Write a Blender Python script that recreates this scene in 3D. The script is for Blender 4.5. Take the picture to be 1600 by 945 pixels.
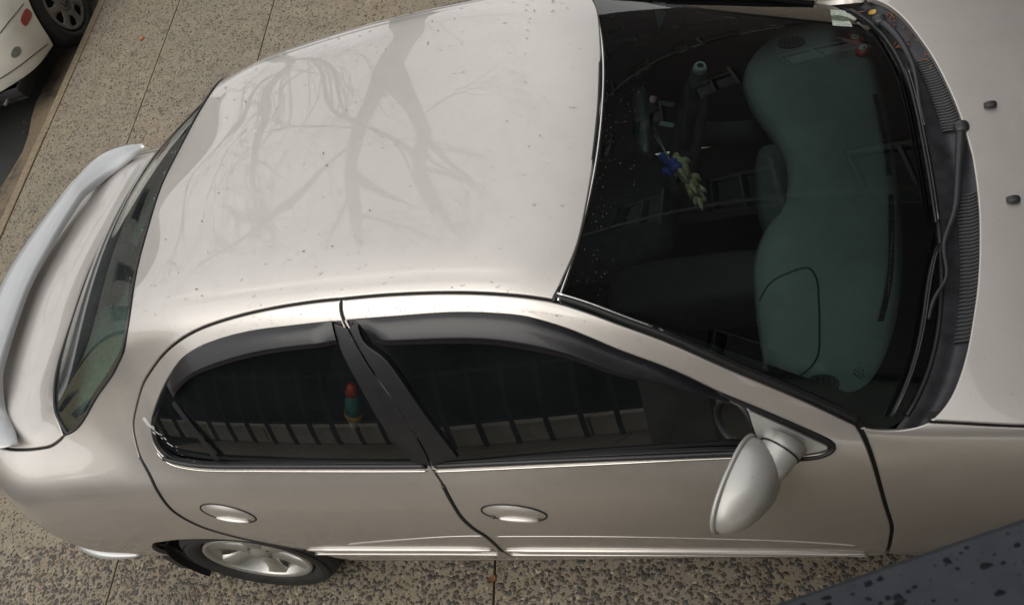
import bpy, bmesh, math, random
import numpy as np
from mathutils import Vector, Matrix
from mathutils.geometry import delaunay_2d_cdt
random.seed(7); rng=np.random.default_rng(7)
scene=bpy.context.scene
for o in list(bpy.data.objects): bpy.data.objects.remove(o)
# ------------------------------------------------------------------ camera
CAMP=(2.0648,-1.7191,2.9796); YAW,PIT,ROLL=-0.5698,0.8773,-0.5709
fwd=Vector((math.sin(YAW)*math.cos(PIT),math.cos(YAW)*math.cos(PIT),-math.sin(PIT)))
rgt=Vector((math.cos(YAW),-math.sin(YAW),0)); upv=rgt.cross(fwd)
r2=rgt*math.cos(ROLL)+upv*math.sin(ROLL); u2=upv*math.cos(ROLL)-rgt*math.sin(ROLL)
cd=bpy.data.cameras.new('camera'); cam=bpy.data.objects.new('camera',cd); scene.collection.objects.link(cam)
cam.matrix_world=Matrix(((r2.x,u2.x,-fwd.x,CAMP[0]),(r2.y,u2.y,-fwd.y,CAMP[1]),(r2.z,u2.z,-fwd.z,CAMP[2]),(0,0,0,1)))
cd.sensor_width=36; cd.lens=36*1439.41/1600; cd.dof.use_dof=True; cd.dof.focus_distance=3.3; cd.dof.aperture_fstop=14; cd.clip_start=.05; cd.clip_end=800
scene.camera=cam
# ------------------------------------------------------------------ world, sun, exposure (overcast)
SUN_EL,SUN_AZ=math.radians(46),math.radians(203)      # azimuth clockwise from +y
wd=bpy.data.worlds.new('World'); scene.world=wd; wd.use_nodes=True
nt=wd.node_tree; nt.nodes.clear()
out=nt.nodes.new('ShaderNodeOutputWorld'); bg=nt.nodes.new('ShaderNodeBackground'); bg.inputs['Strength'].default_value=0.10
sky=nt.nodes.new('ShaderNodeTexSky'); sky.sky_type='NISHITA'; sky.sun_disc=False; sky.sun_elevation=SUN_EL; sky.sun_rotation=SUN_AZ
sky.air_density=1.0; sky.dust_density=3.0; sky.ozone_density=1.0
tc=nt.nodes.new('ShaderNodeTexCoord'); mp=nt.nodes.new('ShaderNodeMapping'); mp.inputs['Scale'].default_value=(1,1,2.2)
nz=nt.nodes.new('ShaderNodeTexNoise'); nz.inputs['Scale'].default_value=2.2; nz.inputs['Detail'].default_value=5; nz.inputs['Roughness'].default_value=.55
rp=nt.nodes.new('ShaderNodeMapRange'); rp.inputs[1].default_value=.3; rp.inputs[2].default_value=.7; rp.inputs[3].default_value=6.6; rp.inputs[4].default_value=8.2
cmb=nt.nodes.new('ShaderNodeMix'); cmb.data_type='RGBA'; cmb.blend_type='MULTIPLY'; cmb.inputs[0].default_value=1; cmb.inputs[6].default_value=(1.0,.985,.955,1)
mx=nt.nodes.new('ShaderNodeMix'); mx.data_type='RGBA'; mx.inputs[0].default_value=.86      # cloud cover over the clear sky
L=nt.links.new
L(tc.outputs['Generated'],mp.inputs[0]); L(mp.outputs[0],nz.inputs['Vector']); L(nz.outputs[0],rp.inputs[0]); L(rp.outputs[0],cmb.inputs[7])
L(sky.outputs[0],mx.inputs[6]); L(cmb.outputs[2],mx.inputs[7]); L(mx.outputs[2],bg.inputs[0]); L(bg.outputs[0],out.inputs[0])
sd=bpy.data.lights.new('sun','SUN'); sd.energy=0.75; sd.angle=math.radians(50); sd.color=(1,.95,.86)
so=bpy.data.objects.new('sun',sd); scene.collection.objects.link(so)
sdir=Vector((math.sin(SUN_AZ)*math.cos(SUN_EL),math.cos(SUN_AZ)*math.cos(SUN_EL),math.sin(SUN_EL)))
so.rotation_euler=sdir.to_track_quat('Z','Y').to_euler(); so.location=(0,0,30)
vs=scene.view_settings; vs.view_transform='Standard'; vs.look='None'; vs.gamma=1; vs.exposure=0.74; vs.use_curve_mapping=False
# ------------------------------------------------------------------ materials
M={}
class NB:
    def __init__(s,name):
        s.m=bpy.data.materials.new(name); s.m.use_nodes=True; s.t=s.m.node_tree; s.b=s.t.nodes['Principled BSDF']; s.out=s.t.nodes['Material Output']; M[name]=s.m
    def n(s,ty,**k):
        q=s.t.nodes.new(ty)
        for a,v in k.items():
            if a in q.inputs: q.inputs[a].default_value=v
            else: setattr(q,a,v)
        return q
    def l(s,a,b): s.t.links.new(a,b)
    def set(s,**k):
        for a,v in k.items(): s.b.inputs[a.replace('_',' ')].default_value=v
        return s
    def co(s): 
        if not hasattr(s,'_co'): s._co=s.n('ShaderNodeTexCoord').outputs['Object']
        return s._co
    def noise(s,scale,detail=4,rough=.6,vec=None):
        q=s.n('ShaderNodeTexNoise',Scale=scale,Detail=detail,Roughness=rough); s.l(vec or s.co(),q.inputs['Vector']); return q.outputs[0]
    def ramp(s,fac,stops):
        q=s.n('ShaderNodeValToRGB'); e=q.color_ramp.elements
        while len(e)<len(stops): e.new(.5)
        for i,(p,c) in enumerate(stops): e[i].position=p; e[i].color=(*c,1) if len(c)==3 else c
        s.l(fac,q.inputs[0]); return q.outputs[0]
    def mix(s,f,a,b,bt='MIX'):
        q=s.n('ShaderNodeMix',data_type='RGBA',blend_type=bt)
        for v,i in ((f,0),(a,6),(b,7)):
            if hasattr(v,'links'): s.l(v,q.inputs[i])
            else: q.inputs[i].default_value=v if i==0 else (*v,1)
        return q.outputs[2]
    def bump(s,h,strength=.3,dist=.01):
        q=s.n('ShaderNodeBump',Strength=strength,Distance=dist); s.l(h,q.inputs['Height']); s.l(q.outputs[0],s.b.inputs['Normal'])
    def rng(s,f,a,b,lo=0,hi=1):
        q=s.n('ShaderNodeMapRange'); q.inputs[1].default_value=a; q.inputs[2].default_value=b; q.inputs[3].default_value=lo; q.inputs[4].default_value=hi; s.l(f,q.inputs[0]); return q.outputs[0]
def paint(name,col,metal=.80,rough=.40,coat=1.0):
    b=NB(name); b.set(Metallic=metal,Coat_Weight=coat,Coat_Roughness=.03,Coat_IOR=1.5)
    fl=b.noise(900,1,.5); big=b.noise(1.6,4,.6); dust=b.noise(14,5,.7)
    c=b.mix(b.rng(fl,.3,.7,0,.16),col,tuple(min(1,k*1.25) for k in col)); c=b.mix(b.rng(dust,.45,.75,0,.22),c,(.45,.42,.38))
    vo=b.n('ShaderNodeTexVoronoi',Scale=34.0,Randomness=1.0); b.l(b.co(),vo.inputs['Vector']); c=b.mix(b.rng(vo.outputs['Distance'],.10,.035,0,.35),c,(.20,.18,.155)); b.l(c,b.b.inputs['Base Color'])
    b.l(b.rng(big,.3,.7,rough-.05,rough+.05),b.b.inputs['Roughness'])
    b.l(b.rng(dust,.4,.8,.012,.05),b.b.inputs['Coat Roughness'])
    b.bump(b.noise(420,2,.5),.02,.001); return b
paint('paint',(.57,.541,.51)); paint('mirror_paint',(.50,.497,.472),.5,.45,.5); paint('sky_tint_paint',(.46,.475,.49),.4,.4); paint('white_paint',(.70,.69,.62),.0,.4)  # the spoiler's bluer tone has the sky light put into its colour
paint('lip_highlight_paint',(.66,.63,.59),.9,.22)  # lighter copy of the body paint, holds the door lip highlight
def plain(name,col,rough=.5,metal=0,nscale=30,var=.25,bump=0,bscale=200,coat=0):
    b=NB(name); b.set(Metallic=metal,Roughness=rough,Coat_Weight=coat)
    n=b.noise(nscale,5,.65); b.l(b.mix(b.rng(n,.3,.7),tuple(k*(1-var) for k in col),tuple(min(1,k*(1+var)) for k in col)),b.b.inputs['Base Color'])
    if bump: b.bump(b.noise(bscale,3,.6),bump,.002)
    return b
plain('rubber',(.012,.012,.013),.45); plain('black_plastic',(.02,.021,.024),.42,bump=.15); plain('black_gloss',(.008,.008,.009),.12,coat=.6)
plain('pillar_black',(.014,.014,.016),.35); plain('visor',(.006,.006,.009),.30,coat=.10,nscale=60,var=.5)
plain('seal_dark',(.006,.006,.006),.7); plain('underbody',(.01,.01,.01),.8)
plain('chrome',(.75,.75,.74),.12,1.0,var=.05); plain('alloy',(.50,.50,.47),.38,.85,var=.12,nscale=50); plain('steel_dark',(.08,.08,.08),.5,.6)
plain('tyre',(.017,.016,.015),.75,nscale=18,var=.4,bump=.3,bscale=120)
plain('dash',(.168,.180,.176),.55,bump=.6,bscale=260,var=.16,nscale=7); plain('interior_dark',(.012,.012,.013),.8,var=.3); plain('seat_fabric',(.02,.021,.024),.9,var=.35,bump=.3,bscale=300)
plain('interior_grey',(.05,.052,.052),.8); plain('shelf',(.34,.36,.34),.85,nscale=60); plain('headliner',(.10,.10,.095),.9)
plain('cowl',(.022,.023,.028),.38,nscale=22,var=.5,bump=.2,bscale=150); plain('grille_bar',(.05,.055,.065),.35)
plain('red_plastic',(.75,.06,.03),.35,var=.15); plain('marker_red',(.30,.012,.018),.18,coat=1,var=.1); plain('tail_red',(.25,.006,.02),.12,coat=1)
plain('hubcap_shaded',(.20,.195,.18),.45,.6,var=.2,nscale=40); plain('smear',(.42,.43,.43),.7); plain('lens_grey',(.16,.165,.15),.2,coat=1); plain('white_plastic',(.72,.71,.66),.4,var=.05); plain('cream',(.40,.33,.20),.8,nscale=90,var=.35); plain('blue_cloth',(.02,.05,.30),.7)  # hubcap colour includes the shade on the parked wheel
plain('orange',(.55,.22,.04),.5); plain('teal',(.05,.20,.17),.4); plain('skin_tan',(.45,.30,.17),.6); plain('bead_silver',(.7,.7,.68),.15,1.0)
plain('label_grey',(.42,.46,.47),.6,var=.05); plain('leaf_orange',(.38,.12,.03),.7); plain('leaf_brown',(.17,.07,.03),.8); plain('leaf_yellow',(.42,.25,.04),.6)
plain('bark',(.055,.048,.042),.9,nscale=12,var=.4,bump=.6,bscale=30); plain('iron',(.012,.013,.014),.45); plain('stone_pale',(.66,.60,.49),.85,nscale=6,var=.2,bump=.3,bscale=60)
plain('hedge',(.009,.014,.014),1.0,nscale=3,var=.3).set(Specular_IOR_Level=0.); plain('stucco_yellow',(.58,.49,.28),.85,nscale=3,var=.15); plain('frame_white',(.17,.165,.155),.6,var=.08); plain('stucco_cream',(.50,.48,.40),.85,nscale=3,var=.15); plain('roofing',(.06,.06,.065),.8)
plain('frit',(.004,.004,.005),.25,coat=.5); plain('balcony_stone',(.26,.25,.23),.85,nscale=5)
def glass(name,tint,ior=1.5,veil=.0,gloss=1.0):
    b=NB(name); b.t.nodes.remove(b.b)
    tr=b.n('ShaderNodeBsdfTransparent'); tr.inputs[0].default_value=(*tint,1); gl=b.n('ShaderNodeBsdfGlossy'); gl.inputs[0].default_value=(gloss,gloss,gloss,1); gl.inputs['Roughness'].default_value=.01
    fr=b.n('ShaderNodeFresnel',IOR=ior); m=b.n('ShaderNodeMixShader'); b.l(fr.outputs[0],m.inputs[0]); b.l(tr.outputs[0],m.inputs[1]); b.l(gl.outputs[0],m.inputs[2])
    last=m.outputs[0]
    if veil:  # bluish diffuse veil put into the glass to brighten it
        df=b.n('ShaderNodeBsdfDiffuse'); df.inputs[0].default_value=(.42,.47,.50,1); m2=b.n('ShaderNodeMixShader'); n=b.noise(5,2,.5); b.l(b.rng(n,.2,.8,veil*.3,veil),m2.inputs[0]); b.l(last,m2.inputs[1]); b.l(df.outputs[0],m2.inputs[2]); last=m2.outputs[0]
    b.l(last,b.out.inputs[0]); return b
glass('windshield_glass',(.635,.80,.765),1.5,.007); glass('side_glass',(.42,.50,.51),1.85,.02); glass('rear_glass',(.55,.74,.68),2.1,.05); glass('house_glass',(.10,.11,.12),1.5); glass('mirror_glass',(.02,.02,.02),6)
b=NB('water'); b.set(Base_Color=(1,1,1,1),Roughness=.02,Transmission_Weight=1.0,IOR=1.33)
# aggregate concrete
b=NB('aggregate'); n1=b.noise(1.1,5,.6); n2=b.noise(9,5,.7); n3=b.noise(170,3,.7)
c=b.ramp(n2,[(.28,(.185,.152,.112)),(.5,(.27,.224,.167)),(.72,(.36,.305,.228))]); n4=b.noise(.7,4,.6); c=b.mix(b.rng(n4,.42,.62,0,.55),c,(.26,.21,.13)); c=b.mix(b.rng(n1,.38,.66,0,.6),c,(.19,.178,.145)); c=b.mix(b.rng(n3,.55,.72,0,.5),c,(.08,.066,.052)); c=b.mix(b.rng(n3,.44,.30,0,.35),c,(.42,.36,.27))
b.l(c,b.b.inputs['Base Color']); b.set(Roughness=.82); b.bump(b.noise(260,4,.7),.6,.004)
b=NB('pebble'); a=b.n('ShaderNodeAttribute',attribute_name='col'); n=b.noise(300,2,.6); b.l(b.mix(b.rng(n,.3,.7,0,.45),a.outputs['Color'],(.10,.085,.07)),b.b.inputs['Base Color']); b.set(Roughness=.62)
b=NB('joint'); b.set(Roughness=.95); n=b.noise(14,4,.7); b.l(b.ramp(n,[(.35,(.05,.042,.03)),(.55,(.075,.065,.042)),(.7,(.075,.08,.032))]),b.b.inputs['Base Color'])
b=NB('asphalt'); n=b.noise(150,4,.8); n2=b.noise(2.5,4,.6); c=b.ramp(n,[(.3,(.007,.008,.009)),(.55,(.015,.016,.017)),(.75,(.05,.05,.048))]); b.l(b.mix(b.rng(n2,.4,.7,0,.4),c,(.018,.018,.017)),b.b.inputs['Base Color']); b.set(Roughness=.55); b.bump(n,.5,.004)
b=NB('gutter_dirt'); n=b.noise(5,6,.75); n2=b.noise(120,3,.7); c=b.ramp(n2,[(.3,(.09,.066,.044)),(.7,(.21,.16,.105))]); b.l(b.mix(b.rng(n,.48,.66),c,(.05,.042,.034)),b.b.inputs['Base Color']); b.set(Roughness=.8); b.bump(n2,.4,.004)
b=NB('kerb_stone'); n=b.noise(40,5,.75); b.l(b.ramp(n,[(.3,(.14,.105,.065)),(.6,(.26,.21,.14)),(.8,(.34,.28,.19))]),b.b.inputs['Base Color']); b.set(Roughness=.8); b.bump(n,.5,.005)
b=NB('wet_ledge'); n=b.noise(26,5,.7); n2=b.noise(4,3,.6); c=b.ramp(n,[(.32,(.010,.012,.015)),(.44,(.021,.024,.030)),(.75,(.031,.035,.043))]); b.l(b.mix(b.rng(n2,.4,.65,0,.35),c,(.020,.023,.031)),b.b.inputs['Base Color']); b.set(Roughness=.62,Specular_IOR_Level=.25); b.bump(n,.2,.001)
b=NB('brick'); br=b.n('ShaderNodeTexBrick',Scale=1.0); br.inputs['Color1'].default_value=(.042,.022,.018,1); br.inputs['Color2'].default_value=(.028,.017,.016,1); br.inputs['Mortar'].default_value=(.045,.043,.040,1)
br.inputs['Brick Width'].default_value=.22; br.inputs['Row Height'].default_value=.075; br.inputs['Mortar Size'].default_value=.008
mpn=b.n('ShaderNodeMapping'); mpn.inputs['Rotation'].default_value=(0,math.radians(90),math.radians(90)); b.l(b.co(),mpn.inputs[0]); b.l(mpn.outputs[0],br.inputs['Vector']); b.l(br.outputs[0],b.b.inputs['Base Color']); b.set(Roughness=.85)
b=NB('sticker'); ck=b.n('ShaderNodeTexVoronoi',Scale=95.0); b.l(b.co(),ck.inputs['Vector']); b.l(b.ramp(ck.outputs['Distance'],[(.0,(.20,.27,.13)),(.35,(.42,.50,.40)),(.6,(.60,.68,.62))]),b.b.inputs['Base Color']); b.set(Roughness=.5)
# ------------------------------------------------------------------ mesh helpers
col=scene.collection
def inv_parent(o,parent):
    if parent is None: return
    o.parent=parent; o.matrix_parent_inverse=Matrix.Translation(-Vector(parent.location))   # every part is placed in world space
def mesh(name,V,Fc,mat,parent=None,smooth=True,normals=None,mats=None):
    me=bpy.data.meshes.new(name); V=np.asarray(V,float)
    me.from_pydata(V.tolist(),[],[tuple(int(i) for i in f) for f in Fc]); me.materials.append(M[mat])
    if smooth: me.polygons.foreach_set('use_smooth',[True]*len(me.polygons))
    me.update()
    if normals is not None: me.normals_split_custom_set_from_vertices(np.asarray(normals,float).tolist())
    o=bpy.data.objects.new(name,me); col.objects.link(o); inv_parent(o,parent); return o
def empty(name,loc,label=None,cat=None,group=None,parent=None):
    o=bpy.data.objects.new(name,None); o.location=loc; o.empty_display_size=.1; col.objects.link(o)
    if parent: inv_parent(o,parent)
    return tag(o,label,cat,group)
def tag(o,label=None,cat=None,group=None,kind=None):
    if label: o['label']=label
    if cat: o['category']=cat
    if group: o['group']=group
    if kind: o['kind']=kind
    return o
class MB:
    def __init__(s): s.v=[]; s.f=[]
    def add(s,V,Fc):
        k=len(s.v); s.v+= [tuple(map(float,p)) for p in V]; s.f+=[tuple(i+k for i in f) for f in Fc]; return s
    def box(s,a,b,bev=0,rot=None,org=None):
        a=np.minimum(a,b) if False else np.array(a,float); b=np.array(b,float)
        if bev<=0:
            V=[(x,y,z) for x in (a[0],b[0]) for y in (a[1],b[1]) for z in (a[2],b[2])]
            Fc=[(0,1,3,2),(4,6,7,5),(0,4,5,1),(2,3,7,6),(0,2,6,4),(1,5,7,3)]
        else:
            bm=bmesh.new(); bmesh.ops.create_cube(bm,size=1)
            for v in bm.verts: v.co=Vector(((a[i]+b[i])/2+v.co[i]*(b[i]-a[i]) for i in range(3)))
            bmesh.ops.bevel(bm,geom=list(bm.edges),offset=bev,segments=2,affect='EDGES',profile=.6)
            bm.verts.index_update(); V=[tuple(v.co) for v in bm.verts]; Fc=[tuple(v.index for v in f.verts) for f in bm.faces]; bm.free()
        if rot is not None:
            og=Vector(org if org is not None else (a+b)/2); V=[tuple(og+rot@(Vector(p)-og)) for p in V]
        return s.add(V,Fc)
    def tube(s,P,r,seg=8,cap=True,flat=1.0,upd=None):
        P=[Vector(p) for p in P]; n=len(P); rs=[r]*n if np.isscalar(r) else list(r); V=[];Fc=[]; prev=None
        for i in range(n):
            t=(P[min(i+1,n-1)]-P[max(i-1,0)]).normalized()
            if prev is None:
                u=Vector(upd) if upd is not None else (Vector((0,0,1)) if abs(t.z)<.9 else Vector((1,0,0)))
            else: u=prev
            u=(u-t*u.dot(t)).normalized(); w=t.cross(u); prev=u
            for k in range(seg):
                a=2*math.pi*k/seg; V.append(P[i]+u*(math.cos(a)*rs[i]*flat)+w*(math.sin(a)*rs[i]))
        for i in range(n-1):
            for k in range(seg): Fc.append((i*seg+k,i*seg+(k+1)%seg,(i+1)*seg+(k+1)%seg,(i+1)*seg+k))
        if cap: Fc.append(tuple(range(seg-1,-1,-1))); Fc.append(tuple((n-1)*seg+k for k in range(seg)))
        return s.add(V,Fc)
    def build(s,name,mat,parent=None,smooth=False): return mesh(name,s.v,s.f,mat,parent,smooth)
def lathe(prof,seg=48,c=(0,0,0),axis='y'):
    V=[];Fc=[];n=len(prof)
    for i in range(seg):
        a=2*math.pi*i/seg
        for (r,h) in prof: V.append((c[0]+r*math.cos(a),c[1]+h,c[2]+r*math.sin(a)) if axis=='y' else (c[0]+h,c[1]+r*math.cos(a),c[2]+r*math.sin(a)))
    for i in range(seg):
        for k in range(n-1): Fc.append((i*n+k,i*n+k+1,((i+1)%seg)*n+k+1,((i+1)%seg)*n+k))
    return V,Fc
def sellip(c,size,e=.45,nu=28,nv=16,rot=None):
    V=[];Fc=[]; f=lambda v,e:math.copysign(abs(v)**e,v)
    for j in range(nv+1):
        ph=-math.pi/2+math.pi*j/nv
        for i in range(nu):
            th=2*math.pi*i/nu; p=Vector((f(math.cos(ph),e)*f(math.cos(th),e)*size[0],f(math.cos(ph),e)*f(math.sin(th),e)*size[1],f(math.sin(ph),e)*size[2]))
            if rot is not None: p=rot@p
            V.append((c[0]+p.x,c[1]+p.y,c[2]+p.z))
    for j in range(nv):
        for i in range(nu): Fc.append((j*nu+i,j*nu+(i+1)%nu,(j+1)*nu+(i+1)%nu,(j+1)*nu+i))
    return V,Fc
def cr(P,step=.02,closed=False):
    """smooth open curve through 2D/3D points, resampled"""
    P=np.asarray(P,float)
    if len(P)<3:
        n=max(2,int(np.linalg.norm(P[-1]-P[0])/step)+1); return P[0]+(P[-1]-P[0])*np.linspace(0,1,n)[:,None]
    d=np.linalg.norm(np.diff(P,axis=0),axis=1)**.5; t=np.r_[0,np.cumsum(np.maximum(d,1e-6))]
    m=np.zeros_like(P)
    for i in range(1,len(P)-1):
        h0,h1=t[i]-t[i-1],t[i+1]-t[i]; m[i]=((P[i]-P[i-1])/h0*h1+(P[i+1]-P[i])/h1*h0)/(h0+h1)
    m[0]=2*(P[1]-P[0])/(t[1]-t[0])-m[1]; m[-1]=2*(P[-1]-P[-2])/(t[-1]-t[-2])-m[-2]
    out=[]
    for i in range(len(P)-1):
        h=t[i+1]-t[i]; n=max(1,int(round(np.linalg.norm(P[i+1]-P[i])/step))); u=np.arange(n)/n; u=u[:,None]
        out.append((1+2*u)*(1-u)**2*P[i]+u*(1-u)**2*h*m[i]+u*u*(3-2*u)*P[i+1]+u*u*(u-1)*h*m[i+1])
    out.append(P[-1:]); return np.concatenate(out)
def pchip(xk,yk,x):
    xk=np.asarray(xk,float); yk=np.asarray(yk,float); x=np.asarray(x,float)
    h=np.diff(xk); d=np.diff(yk)/h; m=np.zeros(len(xk))
    m[0]=d[0]; m[-1]=d[-1]
    for i in range(1,len(xk)-1):
        if d[i-1]*d[i]>0:
            w1=2*h[i]+h[i-1]; w2=h[i]+2*h[i-1]; m[i]=(w1+w2)/(w1/d[i-1]+w2/d[i])
    k=np.clip(np.searchsorted(xk,x)-1,0,len(h)-1); t=(x-xk[k])/h[k]
    inside=(x>=xk[0])&(x<=xk[-1]); 
    r=(1+2*t)*(1-t)**2*yk[k]+t*(1-t)**2*h[k]*m[k]+t*t*(3-2*t)*yk[k+1]+t*t*(t-1)*h[k]*m[k+1]
    lo=yk[0]+m[0]*(x-xk[0]); hi=yk[-1]+m[-1]*(x-xk[-1])
    return np.where(x<xk[0],lo,np.where(x>xk[-1],hi,r))
# control curves: lists of (x,y,z), y = half width
ROOF=[(-1.0,.945),(-.9,.962),(-.7,.975),(-.6,.98),(-.54,.992),(-.3,1.155),(-.06,1.305),(.1,1.358),(.4,1.412),(.8,1.430),(1.2,1.410),(1.52,1.347),(1.7,1.25),(1.9,1.145),(2.2,.985),(2.4,.88)]
CUR=[
 [(x,0,z) for x,z in ROOF],
 [(x-(0 if x>1.3 or x<-.58 else -.02),.22,z-(.010 if x>-.5 else .002)) for x,z in ROOF],
 [(-1.0,.40,.937),(-.9,.40,.957),(-.7,.40,.970),(-.56,.40,.977),(-.49,.40,.992),(-.28,.395,1.14),(-.04,.395,1.283),(.1,.395,1.340),(.4,.41,1.394),(.8,.415,1.411),(1.2,.42,1.390),(1.5,.425,1.322),(1.8,.45,1.17),(2.0,.49,1.055),(2.2,.52,.94)],
 [(-1.0,.54,.93),(-.9,.55,.95),(-.7,.555,.962),(-.5,.555,.972),(-.42,.55,.992),(-.2,.530,1.130),(-.02,.517,1.238),(.15,.512,1.310),(.4,.518,1.362),(.8,.530,1.378),(1.1,.535,1.367),(1.3,.545,1.335),(1.42,.550,1.299),(1.6,.590,1.218),(1.8,.645,1.115),(2.0,.700,1.000),(2.1,.722,.94),(2.2,.735,.89)],
 [(-1.0,.60,.918),(-.9,.605,.938),(-.7,.61,.952),(-.5,.61,.962),(-.38,.60,.985),(-.2,.578,1.07),(0,.566,1.158),(.15,.562,1.236),(.4,.565,1.310),(.8,.577,1.331),(1.1,.582,1.322),(1.3,.592,1.288),(1.43,.602,1.252),(1.6,.630,1.175),(1.8,.674,1.070),(2.0,.714,.965),(2.1,.732,.915),(2.2,.742,.875)],
 [(-1.0,.655,.895),(-.9,.66,.915),(-.7,.665,.93),(-.5,.66,.94),(-.35,.65,.965),(-.2,.648,.997),(0,.668,1.045),(.2,.684,1.09),(.5,.698,1.105),(.9,.708,1.105),(1.3,.715,1.085),(1.6,.724,1.04),(1.8,.731,.985),(2.0,.741,.932),(2.12,.746,.900),(2.2,.75,.868)],
 [(-1.0,.715,.84),(-.9,.72,.86),(-.7,.735,.875),(-.5,.742,.89),(-.3,.742,.908),(-.1,.75,.922),(.2,.762,.928),(.5,.772,.920),(.97,.782,.905),(1.4,.784,.898),(1.78,.78,.892),(2.0,.772,.888),(2.2,.765,.85)],
 [(-1.0,.765,.77),(-.7,.785,.80),(-.4,.79,.83),(0,.795,.86),(.5,.805,.855),(.97,.812,.845),(1.78,.81,.83),(2.2,.80,.79)],
 [(-1.0,.805,.66),(-.7,.82,.69),(-.4,.822,.71),(0,.828,.735),(.5,.836,.735),(.97,.84,.73),(1.78,.838,.72),(2.2,.83,.69)],
 [(-1.0,.825,.54),(-.7,.835,.56),(-.4,.836,.575),(0,.842,.59),(.5,.847,.60),(.97,.85,.60),(1.78,.848,.60),(2.2,.845,.575)],
 [(-1.0,.82,.43),(-.7,.83,.44),(-.4,.832,.45),(0,.838,.455),(.5,.844,.465),(.97,.847,.465),(1.78,.845,.465),(2.2,.842,.455)],
 [(-1.0,.79,.33),(-.7,.805,.335),(-.4,.812,.335),(0,.822,.335),(.5,.832,.335),(.97,.835,.335),(1.78,.833,.335),(2.2,.83,.335)],
 [(-1.0,.74,.25),(-.7,.76,.25),(-.4,.78,.24),(0,.79,.22),(.5,.80,.21),(.97,.803,.21),(1.78,.80,.21),(2.2,.80,.21)],
]
NS=8
class Surf:
    def __init__(s,cur,xs,tail=None,smooth=8,xsm=2):
        s.xs=np.asarray(xs,float); n=len(cur); G=[]
        C=np.array([[pchip([k[0] for k in c],[k[j] for k in c],s.xs) for j in (1,2)] for c in cur]) # n,2,NX
        C=C.transpose(2,0,1)
        if tail: 
            w=tail(s.xs); C[:,:,0]*=w[:,None]
        s.n=n; out=np.zeros((len(xs),(n-1)*NS+1,2))
        for i in range(len(xs)):
            P=C[i]; ch=np.sqrt(np.maximum(np.linalg.norm(np.diff(P,axis=0),axis=1),1e-4)); t=np.r_[0,np.cumsum(ch)]
            tt=np.concatenate([t[k]+(t[k+1]-t[k])*np.arange(NS)/NS for k in range(n-1)]+[[t[-1]]])
            for j in (0,1):
                out[i,:,j]=pchip(t,P[:,j],tt)
        for _ in range(smooth):
            o=np.empty_like(out); o[:,1:-1]=(out[:,:-2]+2*out[:,1:-1]+out[:,2:])/4; o[:,0]=out[:,0]; o[:,-1]=out[:,-1]
            o[:,0,1]=(out[:,0,1]+out[:,1,1])/2
            out=o
        for _ in range(xsm):
            o=out.copy(); o[1:-1]=(out[:-2]+2*out[1:-1]+out[2:])/4; out=o
        s.g=np.concatenate([np.repeat(s.xs[:,None],out.shape[1],1)[...,None],out],-1)
        s._norm()
    def _norm(s):
        g=s.g; du=np.gradient(g,axis=0); dv=np.gradient(g,axis=1)
        n=np.cross(du,dv); l=np.linalg.norm(n,axis=-1,keepdims=True); n=n/np.maximum(l,1e-12)
        # outward: mostly +y/+z
        sg=np.sign(n[...,1]+n[...,2]); n*=sg[...,None]; n[:,0]*=[1,0,1]; n/=np.linalg.norm(n,axis=-1,keepdims=True); s.nm=n
    def idx(s,x,v):
        x=np.asarray(x,float); v=np.asarray(v,float)
        i=np.clip(np.searchsorted(s.xs,x,side='right')-1,0,len(s.xs)-2); a=(x-s.xs[i])/(s.xs[i+1]-s.xs[i])
        q=np.clip(v*NS,0,s.g.shape[1]-1-1e-9); j=q.astype(int); b=q-j
        return i,np.clip(a,-1,2),j,b
    def ev(s,x,v,off=0,side=-1):
        i,a,j,b=s.idx(x,v); a=a[...,None]; b=b[...,None]
        def L(A): return (1-a)*((1-b)*A[i,j]+b*A[i,j+1])+a*((1-b)*A[i+1,j]+b*A[i+1,j+1])
        p=L(s.g); n=L(s.nm); n/=np.linalg.norm(n,axis=-1,keepdims=True)
        p=p+n*np.asarray(off)[...,None] if np.ndim(off) else p+n*off
        m=np.array([1,side,1]); return p*m,n*m
def tailw(x):
    t=np.clip((-.50-x)/(.50),0,1); return (1-.62*t**3.2)
XS=np.r_[np.linspace(-1.0,-.5,60),np.arange(-.49,2.2,.0125)]
def make(): return Surf(CUR,XS,tailw)
# front tensor (hood + fender)
def ext(c): return [k for k in c if k[0]<2.0]
LOW=CUR[7:]
FEND=[(2.4,0),(2.8,0),(3.1,-.012),(3.4,-.05)]
def frontcur():
    H=[(2.0,.975),(2.25,.958),(2.42,.948),(2.8,.915),(3.1,.865),(3.3,.79),(3.45,.69)]
    f=[[(x,0,z) for x,z in H],[(x,.30,z-.004) for x,z in H],[(x,.52,z-.016) for x,z in H],
       [(x,.655,z-.034-(.012 if x<2.2 else 0)) for x,z in H],
       [(2.05,.735,.93),(2.2,.742,.905),(2.46,.748,.895),(2.8,.752,.87),(3.1,.75,.82),(3.3,.735,.75),(3.45,.71,.66)],
       [(2.05,.768,.875),(2.2,.772,.855),(2.46,.78,.85),(2.8,.787,.83),(3.1,.785,.78),(3.3,.77,.71),(3.45,.745,.62)]]
    for c in LOW:
        k=[q for q in c if q[0]>1.5]; y0,z0=k[-1][1],k[-1][2]
        f.append([(2.0,pchip([a[0] for a in k],[a[1] for a in k],2.0).item(),pchip([a[0] for a in k],[a[2] for a in k],2.0).item()),k[-1],(2.5,y0+.004,z0),(2.8,y0+.004,z0-.005*(z0>.5)),(3.1,y0-.005,z0-.03*(z0>.5)),(3.45,y0-.03,z0-.06*(z0>.5))])
    return f
def frontw(x):
    t=np.clip((x-2.85)/.6,0,1); return 1-.5*t**3
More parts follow.
